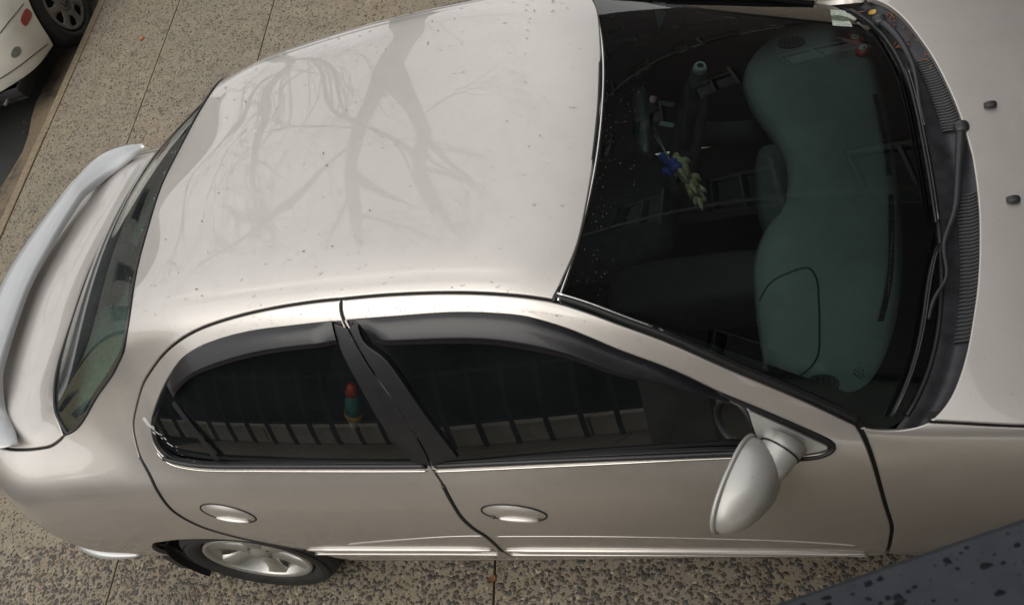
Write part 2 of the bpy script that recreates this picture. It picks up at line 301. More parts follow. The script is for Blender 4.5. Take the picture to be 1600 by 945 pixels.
def makefront(): return Surf(frontcur(),np.r_[np.arange(2.0,2.9,.0125),np.linspace(2.9,3.45,60)],frontw)
def gridsurf(g,us,flip=None):
    S=Surf.__new__(Surf); S.xs=np.asarray(us); S.g=g; S.n=(g.shape[1]-1)//NS+1
    du=np.gradient(g,axis=0); dv=np.gradient(g,axis=1); n=np.cross(du,dv); n/=np.linalg.norm(n,axis=-1,keepdims=True)
    n*=np.sign(n[...,2].mean()); S.nm=n; return S
def wshield():
    us=np.linspace(0,1,61); vs=np.linspace(-1,1,10*NS+1)   # v 0..10 -> w -1..1
    U,V=np.meshgrid(us,vs,indexing='ij'); a=np.abs(V)
    h=np.stack([1.514-.090*a**2.2,.553*V,1.340-.046*a**2],-1)
    b=np.stack([2.298-.070*a**2-.105*a**5,.752*V,.932-.052*a**2],-1)
    g=h*(1-U[...,None])+b*U[...,None]
    bul=4*U*(1-U)*(.030-.028*a**2); g[...,2]+=bul; g[...,0]+=bul*.4
    return gridsurf(g,us)
# ------------------------------------------------------------------ panels cut from the body surfaces
VS=.1
def pth(*cs):
    """join curves given in (x,v); each is smoothed on its own, corners stay sharp; returns metric 2D"""
    out=[]
    for c in cs:
        q=np.asarray(c,float)*[1,VS]; q=cr(q,.012)
        if out and np.linalg.norm(out[-1][-1]-q[0])<2e-3: q=q[1:]
        out.append(q)
    r=np.concatenate(out)
    if np.linalg.norm(r[0]-r[-1])<2e-3: r=r[:-1]
    return r
def evs(S,q,off=0.):
    x,v=q[:,0],q[:,1]/VS; p,n=S.ev(x,np.abs(v),off,1); sg=np.where(v>=0,-1.,1.)[:,None]*np.array([[0,1,0]])+np.array([[1,0,1]])
    return p*sg,n*sg
def evw(S,q,off=0.):      # full-width surfaces (windshield): no mirroring
    return S.ev(q[:,0],q[:,1]/VS,off,1)
def area2(q): x,y=q[:,0],q[:,1]; return .5*np.sum(x*np.roll(y,-1)-np.roll(x,-1)*y)
def resamp(q,step):
    d=np.linalg.norm(np.roll(q,-1,0)-q,axis=1); out=[]
    for i in range(len(q)):
        n=max(1,int(round(d[i]/step))); a=q[i]; b=q[(i+1)%len(q)]
        out+= [a+(b-a)*k/n for k in range(n)]
    return np.array(out)
def inset(S,q,dist,E=evs):
    """move a closed loop inward by dist metres measured on the surface"""
    o=np.sign(area2(q)); e=1e-3
    P,N=E(S,q); Px=(E(S,q+[e,0])[0]-E(S,q-[e,0])[0])/(2*e); Pv=(E(S,q+[0,e])[0]-E(S,q-[0,e])[0])/(2*e)
    t=np.roll(q,-1,0)-np.roll(q,1,0); t3=Px*t[:,:1]+Pv*t[:,1:]; t3/=np.linalg.norm(t3,axis=1,keepdims=True)
    nn=np.cross(Px,Pv); nn/=np.linalg.norm(nn,axis=1,keepdims=True); b=np.cross(nn,t3)*o
    A=(Px*Px).sum(1);Bq=(Px*Pv).sum(1);C=(Pv*Pv).sum(1); r1=(Px*b).sum(1); r2_=(Pv*b).sum(1); D=A*C-Bq*Bq
    d=np.asarray(dist)
    return q+np.stack([(C*r1-Bq*r2_)/D*d,(A*r2_-Bq*r1)/D*d],1),-b
def inpoly(p,q):
    x,y=p[:,0],p[:,1]; r=np.zeros(len(p),bool); n=len(q)
    for i in range(n):
        a,b=q[i],q[(i+1)%n]
        if a[1]==b[1]: continue
        c=((a[1]>y)!=(b[1]>y))&(x<(b[0]-a[0])*(y-a[1])/(b[1]-a[1])+a[0]); r^=c
    return r
def clean(q):
    k=[0]
    for i in range(1,len(q)):
        if np.linalg.norm(q[i]-q[k[-1]])>.004: k.append(i)
    if np.linalg.norm(q[k[-1]]-q[0])<.004: k=k[:-1]
    return q[k]
def panel(name,S,poly,mat,parent,holes=(),gap=.003,edge=.004,fold=.014,off=0.,step=.024,E=evs,bump=None,hgap=0.,drop=None):
    loops=[(clean(poly),gap)]+[(clean(h),hgap) for h in holes]
    V=[];N=[];Fc=[]; inner=[]; o0=np.sign(area2(loops[0][0])); drop=edge*.45 if drop is None else drop
    def offs(q): return off+(bump(q) if bump is not None else 0.)
    for li,(q,g) in enumerate(loops):
        sg=1. if li==0 else -1.
        qo,_=inset(S,q,g*sg,E) if g else (q,None)
        qi,outw=inset(S,qo,edge*sg,E); outw=outw*sg
        qi=clean(qi) if False else qi
        inner.append((qi,qo,outw))
    # cdt
    pts=[];ed=[]
    for qi,_,_ in inner:
        k=len(pts); n=len(qi); pts+=qi.tolist(); ed+=[(k+i,k+(i+1)%n) for i in range(n)]
    nb=len(pts); lo=inner[0][0].min(0); hi=inner[0][0].max(0)
    gx,gy=np.meshgrid(np.arange(lo[0]+step/2,hi[0],step),np.arange(lo[1]+step/2,hi[1],step*1.0)); gp=np.stack([gx.ravel(),gy.ravel()],1)
    k=inpoly(gp,inner[0][0])
    for qi,_,_ in inner[1:]: k&=~inpoly(gp,qi)
    gp=gp[k]; bp=np.array(pts)
    if len(gp):
        d2=np.full(len(gp),9.)
        for i in range(0,len(bp),200): d2=np.minimum(d2,((gp[:,None]-bp[None,i:i+200])**2).sum(-1).min(1))
        gp=gp[d2>(step*.5)**2]; pts+=gp.tolist()
    r=delaunay_2d_cdt([Vector(p) for p in pts],ed,[],0,1e-6)
    vv=np.array([tuple(p) for p in r[0]]); tri=np.array([f for f in r[2] if len(f)==3])
    c=vv[tri].mean(1); k=inpoly(c,inner[0][0])
    for qi,_,_ in inner[1:]: k&=~inpoly(c,qi)
    tri=tri[k]; P,n=E(S,vv,offs(vv))
    if bump is not None:      # normals follow the pressed-in line
        e=.002; dx=E(S,vv+[e,0],offs(vv+[e,0]))[0]-E(S,vv-[e,0],offs(vv-[e,0]))[0]; dv=E(S,vv+[0,e],offs(vv+[0,e]))[0]-E(S,vv-[0,e],offs(vv-[0,e]))[0]
        nb_=np.cross(dx,dv); nb_/=np.linalg.norm(nb_,axis=1,keepdims=True); nb_*=np.sign((nb_*n).sum(1))[:,None]; w=np.clip(-bump(vv)/.0001,0,1)[:,None]; n=n*(1-w)+nb_*w; n/=np.linalg.norm(n,axis=1,keepdims=True)
    V.append(P);N.append(n)
    # orientation
    fn=np.cross(P[tri[:,1]]-P[tri[:,0]],P[tri[:,2]]-P[tri[:,0]]); fl=(fn*n[tri[:,0]]).sum(1)<0; tri[fl]=tri[fl][:,::-1]
    Fc+=tri.tolist(); base=len(P)
    for li,(qi,qo,outw) in enumerate(inner):
        m=len(qi); Pi,ni=E(S,qi,offs(qi)); Po,no=E(S,qo,offs(qo)); Po=Po-no*drop; 
        nt_=no*.55+outw*.83; nt_/=np.linalg.norm(nt_,axis=1,keepdims=True)
        rings=[(Pi,ni),(Po,nt_)]
        if fold: rings+=[(Po,outw),(Po-no*fold,outw)]
        ids=[]
        for (p,nn) in rings: V.append(p);N.append(nn); ids.append(base); base+=m
        for a,b_ in ((0,1),(2,3)) if fold else ((0,1),):
            for i in range(m):
                j=(i+1)%m; f=(ids[a]+i,ids[a]+j,ids[b_]+j,ids[b_]+i)
                p0,p1,p2=rings[a][0][i],rings[a][0][j],rings[b_][0][i]
                if np.dot(np.cross(p1-p0,p2-p0),rings[a][1][i]+rings[b_][1][i])<0: f=f[::-1]
                Fc.append(f)
    return mesh(name,np.concatenate(V),Fc,mat,parent,True,np.concatenate(N))
def ribbon(name,S,c,w,off,mat,parent,E=evs,closed=False):
    q=cr(np.asarray(c,float)*[1,VS],.015); P,n=E(S,q,off); t=np.gradient(P,axis=0); t/=np.linalg.norm(t,axis=1,keepdims=True)
    b_=np.cross(n,t)*(w/2); m=len(P); V=np.concatenate([P-b_,P+b_]); Fc=[(i,i+1,m+i+1,m+i) for i in range(m-1)]
    return mesh(name,V,Fc,mat,parent,True)
def mir(c): return [(a,-b_) for a,b_ in c]
def rev(c): return list(c)[::-1]
def vz(S,x,z):
    v=np.linspace(0,S.n-1.001,800); p,_=S.ev(np.full(800,x),v); k=np.where(p[:,2]<=z)[0]; return float(v[k[0]]) if len(k) else S.n-1.001
def on(S,c,off=0.,E=evs,step=.012): q=cr(np.asarray(c,float)*[1,VS],step); return E(S,q,off)[0]
def at(S,x,v,off=0.,E=evs): p,n=E(S,np.array([[x,v*VS]]),off); return p[0],n[0]
B=make(); Fr=makefront(); WS=wshield()
GAP_ROOF=[(1.416,3.08),(1.278,3.02),(1.137,3.03),(1.003,3.01),(0.885,3.02)]
GAP_RD=[(0.885,3.02),(0.768,3.03),(0.608,3.16),(0.47,3.42),(0.348,3.78),(0.215,4.11),(0.111,4.42),(0.023,4.92),(0.004,5.35),(-0.001,5.63),(0.008,6.12),(0.009,6.93),(0.008,7.74),(0.042,8.35),(0.108,8.87),(0.206,9.52),(0.305,10.09)]
GAP_B=[(0.885, 3.02), (0.882, 3.77), (0.899, 4.32), (0.941, 4.82), (0.964, 5.39), (0.963, 5.97), (0.975, 6.82), (0.975, 7.5), (0.973, 8.21), (0.981, 8.74), (0.994, 9.2), (0.989, 10.28), (0.987, 11.35)]
PILLAR=[(1.416,3.08),(1.54,3.21),(1.667,3.3),(1.793,3.55),(1.917,3.81),(1.987,4.11),(2.043,4.56)]
GAP_A=[(2.043, 4.56), (2.066, 6.22), (2.085, 8.0), (2.096, 9.13), (2.091, 9.94), (2.0770000000000004, 11.35)]
DLO_R=[(0.872,3.78),(0.852,3.78),(0.728,3.79),(0.594,3.82),(0.436,3.98),(0.317,4.2),(0.23,4.43),(0.15,4.74),(0.105,4.99),(0.082,5.38),(0.108,5.74),(0.196,5.94),(0.456,5.99),(0.721,6.01),(0.95,6.06)]
DLO_RB=[(0.95, 6.06), (0.955, 5.48), (0.937, 4.94), (0.898, 4.42), (0.872, 3.78)]
DLO_FT=[(0.888,3.77),(0.908,3.77),(1.094,3.77),(1.246,3.7),(1.34,3.72),(1.401,3.83),(1.53,4.08),(1.674,4.25),(1.809,4.61),(1.896,5.02),(1.98,5.71),(1.986,5.93),(1.964,6.12),(1.903,6.18),(1.75,6.02),(1.366,6.02),(0.966,6.06)]
DLO_FB=[(0.966, 6.06), (0.973, 5.48), (0.955, 4.94), (0.916, 4.42), (0.888, 3.77)]
BP_L=[(0.852,3.8),(0.846,4.24),(0.864,4.75),(0.879,5.2),(0.913,5.86)]
BP_R=[(0.923,3.81),(0.92,4.17),(0.967,4.43),(1.011,5.01),(1.051,5.8)]
GB_L=[(0.9623, 5.99), (0.9628, 5.48), (0.9448, 4.94), (0.9064, 4.42), (0.8866, 3.95)]
GB_R=[(0.9643, 5.99), (0.9648, 5.48), (0.9468, 4.94), (0.9084, 4.42), (0.8886, 3.95)]
VIS_RT=[(0.243,4.44),(0.319,4.18),(0.438,3.96),(0.595,3.79),(0.729,3.76),(0.849,3.74)]
VIS_RL=[(0.254,4.63),(0.352,4.41),(0.475,4.29),(0.65,4.19),(0.848,4.17)]
VIS_FT=[(0.916,3.76),(1.095,3.73),(1.247,3.66),(1.341,3.68),(1.402,3.8),(1.53,4.05),(1.675,4.22),(1.775,4.48)]
VIS_FL=[(0.95,4.2),(1.113,4.22),(1.263,4.22),(1.351,4.27),(1.442,4.34),(1.527,4.45),(1.665,4.48),(1.772,4.59)]
DIVBAR=[(0.213,4.58),(0.255,5.13),(0.281,5.81)]
SAIL_A=[(1.808,4.66),(1.895,5.09),(1.977,5.79)]
SAIL_B=[(1.977,5.79),(1.978,5.95),(1.96,6.07)]
SAIL_C=[(1.96,6.07),(1.904,6.16),(1.831,6.13)]
SAIL_D=[(1.831,6.13),(1.817,5.42),(1.808,4.66)]
SAIL_SEAL=[(1.748,4.45),(1.896,4.95),(1.982,5.65),(1.988,5.94),(1.967,6.18),(1.902,6.28)]
BELT=[(0.092,5.69),(0.2,5.89),(0.46,5.94),(0.724,5.96),(0.945,5.99)]
BELT_F=[(0.976,6.0),(1.368,5.96),(1.612,5.96),(1.795,5.96)]
BEAD=[(0.081,5.54),(0.104,5.79),(0.192,6.0),(0.452,6.06),(0.718,6.09),(0.947,6.12)]
BEAD_F=[(0.967,6.15),(1.364,6.1),(1.61,6.08),(1.764,6.09)]
HAND_F=[(1.047,7.92),(1.138,7.61),(1.226,8.17),(1.126,8.4)]
HAND_R=[(0.12,7.68),(0.206,7.48),(0.291,8.01),(0.205,8.2)]
MOLD_R=[(0.319,9.98),(0.601,10.03),(0.822,10.07),(0.966,10.16)]
MOLD_F=[(1.003,10.18),(1.32,10.37),(1.595,10.57),(1.855,10.82),(2.029,11.09)]
CRE_R=[(0.504,9.61),(0.691,9.37),(0.873,9.2),(0.986,9.2)]
CRE_F=[(1.024,9.25),(1.355,9.41),(1.617,9.66),(1.865,9.99),(2.008,10.35)]
ARCH=[(0.305,10.09),(0.204,9.57),(0.061,9.19),(-0.094,9.15),(-0.19,9.27),(-0.267,9.47),(-0.325,10.1),(-0.35,11.1),(-0.36,11.99)]
TRUNKGAP=[(-0.338,4.74),(-0.355,4.86),(-0.404,5.02),(-0.466,4.98),(-0.586,4.84),(-0.633,4.77),(-0.85,4.6),(-0.98,4.5)]
RG_B=[(-0.32, 4.7), (-0.363, 3.78), (-0.406, 2.72), (-0.464, 1.48), (-0.485, 0.0)]
RG_SIDE=[(-0.32, 4.7), (-0.265, 4.64), (-0.122, 4.05), (0.032, 3.68), (0.112, 3.37), (0.155, 2.73), (0.161, 2.22), (0.121, 1.1), (0.107, 0.0)]
HEADER=[(1.5159999999999998, 0.0), (1.507, 0.79), (1.497, 1.34), (1.478, 1.97), (1.44, 2.63), (1.416, 3.08)]
ROOFCREASE=[(0.293,2.49),(0.414,2.5),(0.629,2.58),(0.824,2.6),(1.003,2.61),(1.138,2.6),(1.264,2.61),(1.354,2.6)]
HOODGAP=[(2.195,3.79),(2.26,3.86),(2.383,4.01),(2.8,4.25),(3.1,4.3),(3.3,4.2),(3.4,3.9)]
HOODEDGE=[(2.389, 0.0), (2.38, 0.517), (2.364, 0.94), (2.344, 1.38), (2.318, 1.86), (2.276, 2.69), (2.241, 3.26), (2.195, 3.79)]
FEN_A=[(2.052, 4.04), (2.069, 5.2), (2.088, 7.0), (2.099, 8.11), (2.094, 8.94), (2.081, 10.35)]
FEN_TOP=[(2.052,4.04),(2.093,4.13),(2.133,4.08),(2.17,3.94),(2.195,3.79)]
JETN=[(2.458,0.54)]
JETF=[(2.471,0.5)]
# ------------------------------------------------------------------ the sedan
car=empty('sedan',(1.2,0,0),'champagne silver four-door sedan with rear spoiler parked on the aggregate concrete drive','car')
RG_BOT=list(RG_B)+[(a,-b_) for a,b_ in RG_B[::-1]][1:]
half=pth(HEADER,GAP_ROOF,GAP_RD,ARCH,[(-.36,11.99),(-.99,11.99)],[(-.99,11.99),(-.985,8),(-.98,4.5)],rev(TRUNKGAP),RG_SIDE)
# drop points on v==0 then mirror
h2=half[(half[:,1]>1e-4)]; i0=np.argmin(np.abs(half[:,0]-1.52)+np.abs(half[:,1])); 
full=np.concatenate([[[HEADER[0][0],0]],h2,[[RG_SIDE[-1][0],0]],(h2*[1,-1])[::-1]])
def crease(q):
    c=cr(np.asarray(ROOFCREASE)*[1,VS],.01); a=np.abs(q[:,1]); d=a-np.interp(q[:,0],c[:,0],c[:,1]); fd=np.clip((q[:,0]-c[0,0]+.02)/.12,0,1)*np.clip((c[-1,0]-q[:,0]+.02)/.12,0,1)
    return -.0013*fd*np.exp(-(d/.008)**2)
shell=panel('body_shell',B,full,'paint',car,step=.010,bump=crease)
panel('headliner',B,full[(full[:,0]>-.0)&(np.abs(full[:,1])<.42)],'headliner',car,off=-.03,fold=0,step=.05,gap=.01)
def glassE(ho,s):
    q=resamp(ho,.02); lo,hi=q.min(0),q.max(0); gx,gy=np.meshgrid(np.linspace(lo[0],hi[0],40),np.linspace(lo[1],hi[1],40)); g=np.stack([gx.ravel(),gy.ravel()],1); g=g[inpoly(g,ho)]; p,_=evs(B,g,-.013); x0,z0=p[:,0].mean(),p[:,2].mean()
    K5=-.38; A=lambda x,z:np.stack([np.ones_like(x),x-x0,z-z0,(x-x0)**2],1)      # barrel-curved pane
    c=np.linalg.lstsq(A(p[:,0],p[:,2]),np.abs(p[:,1])-K5*(p[:,2]-z0)**2,rcond=None)[0]; sg=-1. if s>0 else 1.
    def E(S,q,off=0.):
        p,_=evs(S,q,off if np.ndim(off) else 0.); x,z=p[:,0]-x0,p[:,2]-z0; y=A(p[:,0],p[:,2])@c+K5*z*z-.002
        n=np.stack([-(c[1]+2*c[3]*x),np.ones_like(x),-(c[2]+2*K5*z)],1); n/=np.linalg.norm(n,axis=1,keepdims=True); n[:,1]*=sg
        return np.stack([p[:,0],sg*y,p[:,2]],1),n
    return E
def doors(s):
    f=(lambda c:c) if s>0 else mir
    fd=pth(f(GAP_ROOF[::-1]),f(PILLAR),f(GAP_A),f([GAP_A[-1],GAP_B[-1]]),f(rev(GAP_B)))
    rd=pth(f(GAP_RD),f([GAP_RD[-1],(.337,10.7),(.352,11.35)]),f([(.352,11.35),GAP_B[-1]]),f(rev(GAP_B)))
    hf=pth(f(DLO_FT),f(DLO_FB)); hr=pth(f(DLO_R),f(DLO_RB)); o=[]
    for nm,po,ho in (('front_door',fd,hf),('rear_door',rd,hr)):
        d=panel(nm,B,po,'paint',car,holes=[ho],gap=.0035,step=.018); o.append(d)
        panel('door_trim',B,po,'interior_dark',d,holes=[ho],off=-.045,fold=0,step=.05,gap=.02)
        hi=inset(B,clean(ho),.013)[0]
        panel('window_seal',B,ho,'pillar_black',d,holes=[hi],gap=0.,off=-.005,fold=.012,edge=.002,step=.05)
        panel('window_glass',B,ho,'side_glass',d,gap=.004,off=-.013,fold=0,edge=.001,step=.03,E=glassE(ho,s))
    return o
fdn,rdn=doors(1); fdf,rdf=doors(-1)
# seals under the gaps
for s in (1,-1):
    f=(lambda c:c) if s>0 else mir
    for c,w in ((GAP_ROOF+GAP_RD[1:],.05),(GAP_B,.06),(GAP_A[0:],.05),(PILLAR,.04)): ribbon('door_seal',B,f(c),w,-.013,'seal_dark',car)
    ribbon('trunk_seal',B,f(TRUNKGAP),.05,-.013,'seal_dark',car)
    ribbon('hood_seal',Fr,f(HOODGAP),.05,-.013,'seal_dark',car)
for s,fd_,rd_ in ((1,fdn,rdn),(-1,fdf,rdf)):
    f=(lambda c:c) if s>0 else mir
    MB().tube(on(B,f(GAP_RD[9:]),-.0015),.0056,6).build('edge_guard','rubber',rd_,True); MB().tube(on(B,f(GAP_B[6:12]),-.0015),.0066,6).build('edge_guard','rubber',fd_,True)
# black B-pillar covers, belt strips, division bar, visors
for s,fd_,rd_ in ((1,fdn,rdn),(-1,fdf,rdf)):
    f=(lambda c:c) if s>0 else mir
    BL,BR,GL,GR=BP_L,BP_R,GB_L,GB_R
    panel('pillar_cover',B,pth(f(BL),f([BL[-1],GL[0]]),f(GL),f([GL[-1],BL[0]])),'pillar_black',rd_,gap=.001,off=.001,step=.03,edge=.003)
    panel('pillar_cover',B,pth(f(BR),f([BR[-1],GR[0]]),f(GR),f([GR[-1],BR[0]])),'pillar_black',fd_,gap=.001,off=.001,step=.03,edge=.003)
    for c,d in ((BELT,rd_),(BELT_F,fd_)): MB().tube(on(B,f(c),.000),.009,8,flat=.6,upd=(0,-1,.3)).build('belt_strip','black_plastic',d,True)
    for c,d in ((BEAD,rd_),(BEAD_F,fd_)): MB().tube(on(B,f(c),.001),.0032,6).build('belt_highlight','lip_highlight_paint',d,True)  # light strip paints the highlight along the door's top lip
    ribbon('division_bar',B,f(DIVBAR),.020,-.008,'pillar_black',rd_)
    # visors: strip from the top of the opening, standing off the glass at its lower edge
    def visor(top,low,d,stand):
        tq=cr(np.asarray(f(top),float)*[1,VS],.02); lq=cr(np.asarray(f(low),float)*[1,VS],.02)
        m=40; tt=np.linspace(0,1,m); rs=lambda q:np.stack([np.interp(tt*(len(q)-1),np.arange(len(q)),q[:,k]) for k in (0,1)],1)
        tq,lq=rs(tq),rs(lq); V=[];n5=7
        fade=np.minimum(1,np.minimum(tt/.06,(1-tt)/.10)+.25)
        for k in range(n5):
            a=k/(n5-1); q=tq*(1-a)+lq*a; V.append(evs(B,q,.003+stand*fade*math.sin(a*1.45)**.8)[0])
        V.append(evs(B,lq,.003+stand*fade*.98-.004)[0])
        V=np.concatenate(V); Fc=[(r*m+i,r*m+i+1,(r+1)*m+i+1,(r+1)*m+i) for r in range(n5) for i in range(m-1)]
        mesh('rain_visor',V,Fc,'visor',d)
    visor(VIS_RT,VIS_RL,rd_,.018); visor(VIS_FT,VIS_FL,fd_,.018)
    # handles
    for HT,d in ((HAND_F,fd_),(HAND_R,rd_)):
        cx=(HT[0][0]+HT[2][0])/2; cv=(HT[0][1]+HT[2][1])/2; rx=(HT[2][0]-HT[0][0])/2; sl=(HT[2][1]-HT[0][1])/2; rv=.36
        a=np.linspace(0,2*np.pi,41)[:-1]; tilt=.9
        el=[(cx+rx*math.cos(t),(cv+rv*math.sin(t)+sl*math.cos(t))) for t in a]
        q=np.asarray(f(el),float)*[1,VS]
        MB().tube(np.concatenate([evs(B,q,.0005)[0],evs(B,q[:1],.0005)[0]]),.0028,6,cap=False).build('handle_seam','rubber',d,True)
        V=[];nr=8
        for k in range(nr+1):
            r=1-k/nr; qq=np.array([cx,cv*VS*(1 if s>0 else -1)])+(q-[cx,cv*VS*(1 if s>0 else -1)])*(.97*r+1e-3)
            V.append(evs(B,qq,.001+.010*math.sin(min(1,k/5)*math.pi/2)*(1) )[0])
        m=len(q); Fc=[(k*m+i,k*m+(i+1)%m,(k+1)*m+(i+1)%m,(k+1)*m+i) for k in range(nr) for i in range(m)]
        mesh('door_handle',np.concatenate(V),Fc,'paint',d)
        # finger paddle: bright lip on the lower half
        lp=[(cx+rx*k,cv+rv*.36+sl*k) for k in np.linspace(-.50,.74,20)]
        P=on(B,f(lp),.010); n=len(P); MB().tube(P,[.0125*max(.12,math.sin(math.pi*(i+.5)/n))**.45 for i in range(n)],12,flat=.95,upd=(0,s*-.8,.5)).build('handle_paddle','paint',d,True)
        if HT is HAND_F:
            p,n_=at(B,cx-rx*.66,(cv-sl*.66+rv*.25)*(1 if s>0 else -1),.009); V,F_=sellip(tuple(p),(.006,.006,.006),1,12,8); mesh('key_lock',V,F_,'steel_dark',d)
# body side moulding and rocker
for s in (1,-1):
    f=(lambda c:c) if s>0 else mir
    for mo,ce,d in ((MOLD_R,CRE_R,rdn if s>0 else rdf),(MOLD_F,CRE_F,fdn if s>0 else fdf)):
        P=on(B,f(mo),.003); n=len(P); taper=np.clip(np.minimum(np.arange(n)/8+.3,(n-1-np.arange(n))/8+.3),0,1)
        MB().tube(P,list(.0115*taper),10,flat=.75,upd=(0,-s,.4)).build('side_moulding','paint',d,True)
        MB().tube(on(B,f([(a,b_+.42) for a,b_ in mo]),.002),.0045,8).build('lower_moulding','paint',d,True)
        MB().tube(on(B,f(ce),-.0015),.004,6).build('door_crease','paint',d,True)
    rk=pth(f([(.352,11.42),(1.0,11.42),(2.08,11.42)]),f([(2.08,11.42),(2.08,11.99)]),f([(2.08,11.99),(.36,11.99)]),f([(.36,11.99),(.352,11.42)]))
    panel('rocker_panel',B,rk,'paint',car,gap=.002,fold=.05)
# trunk lid, rear window
tr=[(a-.004,b_-.03) for a,b_ in TRUNKGAP]; c4=[(a-.007,b_) for a,b_ in RG_B]; c4[0]=tr[0]; c4[-1]=(c4[-1][0],.01)
tl=pth(tr,[tr[-1],(-.985,2),(-.985,0),(-.985,-2),(tr[-1][0],-tr[-1][1])],mir(rev(tr)),mir(c4),rev(c4))
trunk=panel('trunk_lid',B,tl,'paint',car,step=.02)
rg=pth(RG_SIDE,mir(rev(RG_SIDE)),rev(RG_BOT))
def rearE():
    g=np.array([(x,v*VS) for x in np.linspace(-.55,.14,50) for v in np.linspace(-4.6,4.6,60)]); g=g[inpoly(g,rg)]; p,_=evs(B,g,-.004); pb,_=evs(B,clean(rg),-.003); wt=np.r_[np.ones(len(p)),np.full(len(pb),12.)]; p=np.concatenate([p,pb])
    A=lambda x,y:np.stack([np.ones_like(x),x,x*x,y*y,x*y*y,y**4,x**3,x*x*y*y,x*y**4],1); c=np.linalg.lstsq(A(p[:,0],p[:,1])*wt[:,None],p[:,2]*wt,rcond=None)[0]
    def E(S,q,off=0.):
        p,_=evs(S,q); x,y=p[:,0],p[:,1]; n=np.stack([-(c[1]+2*c[2]*x+c[4]*y*y+3*c[6]*x*x+2*c[7]*x*y*y+c[8]*y**4),-(2*c[3]*y+2*c[4]*x*y+4*c[5]*y**3+2*c[7]*x*x*y+4*c[8]*x*y**3),np.ones_like(x)],1); n/=np.linalg.norm(n,axis=1,keepdims=True)
        return np.stack([x,y,A(x,y)@c+(off if not np.ndim(off) else 0)],1),n
    return E
RE_=rearE()
rgo=panel('rear_window',B,rg,'rear_glass',car,gap=.004,off=0.,fold=0,step=.03,edge=.001,E=RE_)
rgi=inset(B,clean(rg),np.where(clean(rg)[:,0]>-.25,.034,.020))[0]
panel('frit_band',B,rg,'frit',rgo,holes=[rgi],gap=.002,off=-.004,fold=0,edge=.001,step=.06,E=RE_)
ribbon('window_seal',B,[(a,b_) for a,b_ in RG_BOT],.055,-.016,'seal_dark',car)
ring=clean(rg); ring=np.concatenate([ring,ring[:1]])
MB().tube(evs(B,ring,-.001)[0],.0055,8,cap=False).build('window_trim','rubber',rgo,True)
MB().tube(evs(B,ring,.003)[0],.0022,6,cap=False).build('trim_bead','steel_dark',rgo,True)
# tail closure
q=np.array([[-.998,v*VS] for v in np.r_[np.linspace(-12,12,121)]]); P=evs(B,q,-.004)[0]; P[:,0]=-1.0
mesh('rear_panel',P,[tuple(range(len(P)))],'paint',car,False)
for s in (1,-1):
    q=pth([(-.90,6.3*1),(-.985,6.2)],[(-.985,6.2),(-.985,8.2)],[(-.985,8.2),(-.80,7.9)],[(-.80,7.9),(-.90,6.3)])*[1,s]; panel('tail_light',B,q,'tail_red',car,off=.003,step=.03)
    # lower bumper lip
    c=[(-.97,10.3),(-.85,10.45),(-.70,10.6),(-.58,10.75),(-.48,10.9)]; P=on(B,[(a,b_*s) for a,b_ in c],.000); n=len(P)
    MB().tube(P,[.004+.022*math.sin(math.pi*i/(n-1))**.6 for i in range(n)],10,flat=.9).build('bumper_lip','sky_tint_paint',car,True)  # bluish paint puts the sky highlight into the lip's colour
# spoiler
rear=[(-.921,0),(-.915,.09),(-.884,.228),(-.835,.380),(-.790,.500),(-.775,.585),(-.745,.640),(-.690,.668),(-.62,.672),(-.54,.660)]
frnt=[(-.768,0),(-.766,.06),(-.755,.150),(-.734,.285),(-.698,.425),(-.656,.515),(-.600,.575),(-.565,.61),(-.545,.635),(-.530,.652)]
rr=cr(rear,.02); ff=cr(frnt,.02); m=48; tt=np.linspace(0,1,m); rs=lambda q:np.stack([np.interp(tt*(len(q)-1),np.arange(len(q)),q[:,k]) for k in (0,1)],1); rr,ff=rs(rr),rs(ff)
V=[];Fc=[];K=16; cols=[]
full_r=np.concatenate([rr[::-1]*[1,-1],rr[1:]]); full_f=np.concatenate([ff[::-1]*[1,-1],ff[1:]]); mm=len(full_r)
for i in range(mm):
    a=full_f[i]; b_=full_r[i]; w=np.linalg.norm(a-b_); th=.030*min(1,w/.10); sfrac=abs(full_r[i][1])/.68; zb=1.012-.034*max(0,sfrac-.70)/.3
    for k in range(K):
        an=2*math.pi*k/K; u=.5+.5*math.cos(an); h=math.sin(an); hz=h*th*(.55+.45*u if h>0 else .45)
        V.append((a[0]*u+b_[0]*(1-u),a[1]*u+b_[1]*(1-u),zb+hz-.012*u))
for i in range(mm-1):
    for k in range(K): Fc.append((i*K+k,i*K+(k+1)%K,(i+1)*K+(k+1)%K,(i+1)*K+k))
Fc+= [tuple(range(K)),tuple((mm-1)*K+k for k in range(K-1,-1,-1))]
spo=mesh('spoiler',V,Fc,'sky_tint_paint',car)
for s in (1,-1):
    for (x,y,l) in ((-.66,.615,.10),): MB().box((x-l/2,s*y-.02,.93),(x+l/2,s*y+.02,.99),.012).build('spoiler_foot','sky_tint_paint',spo,True)
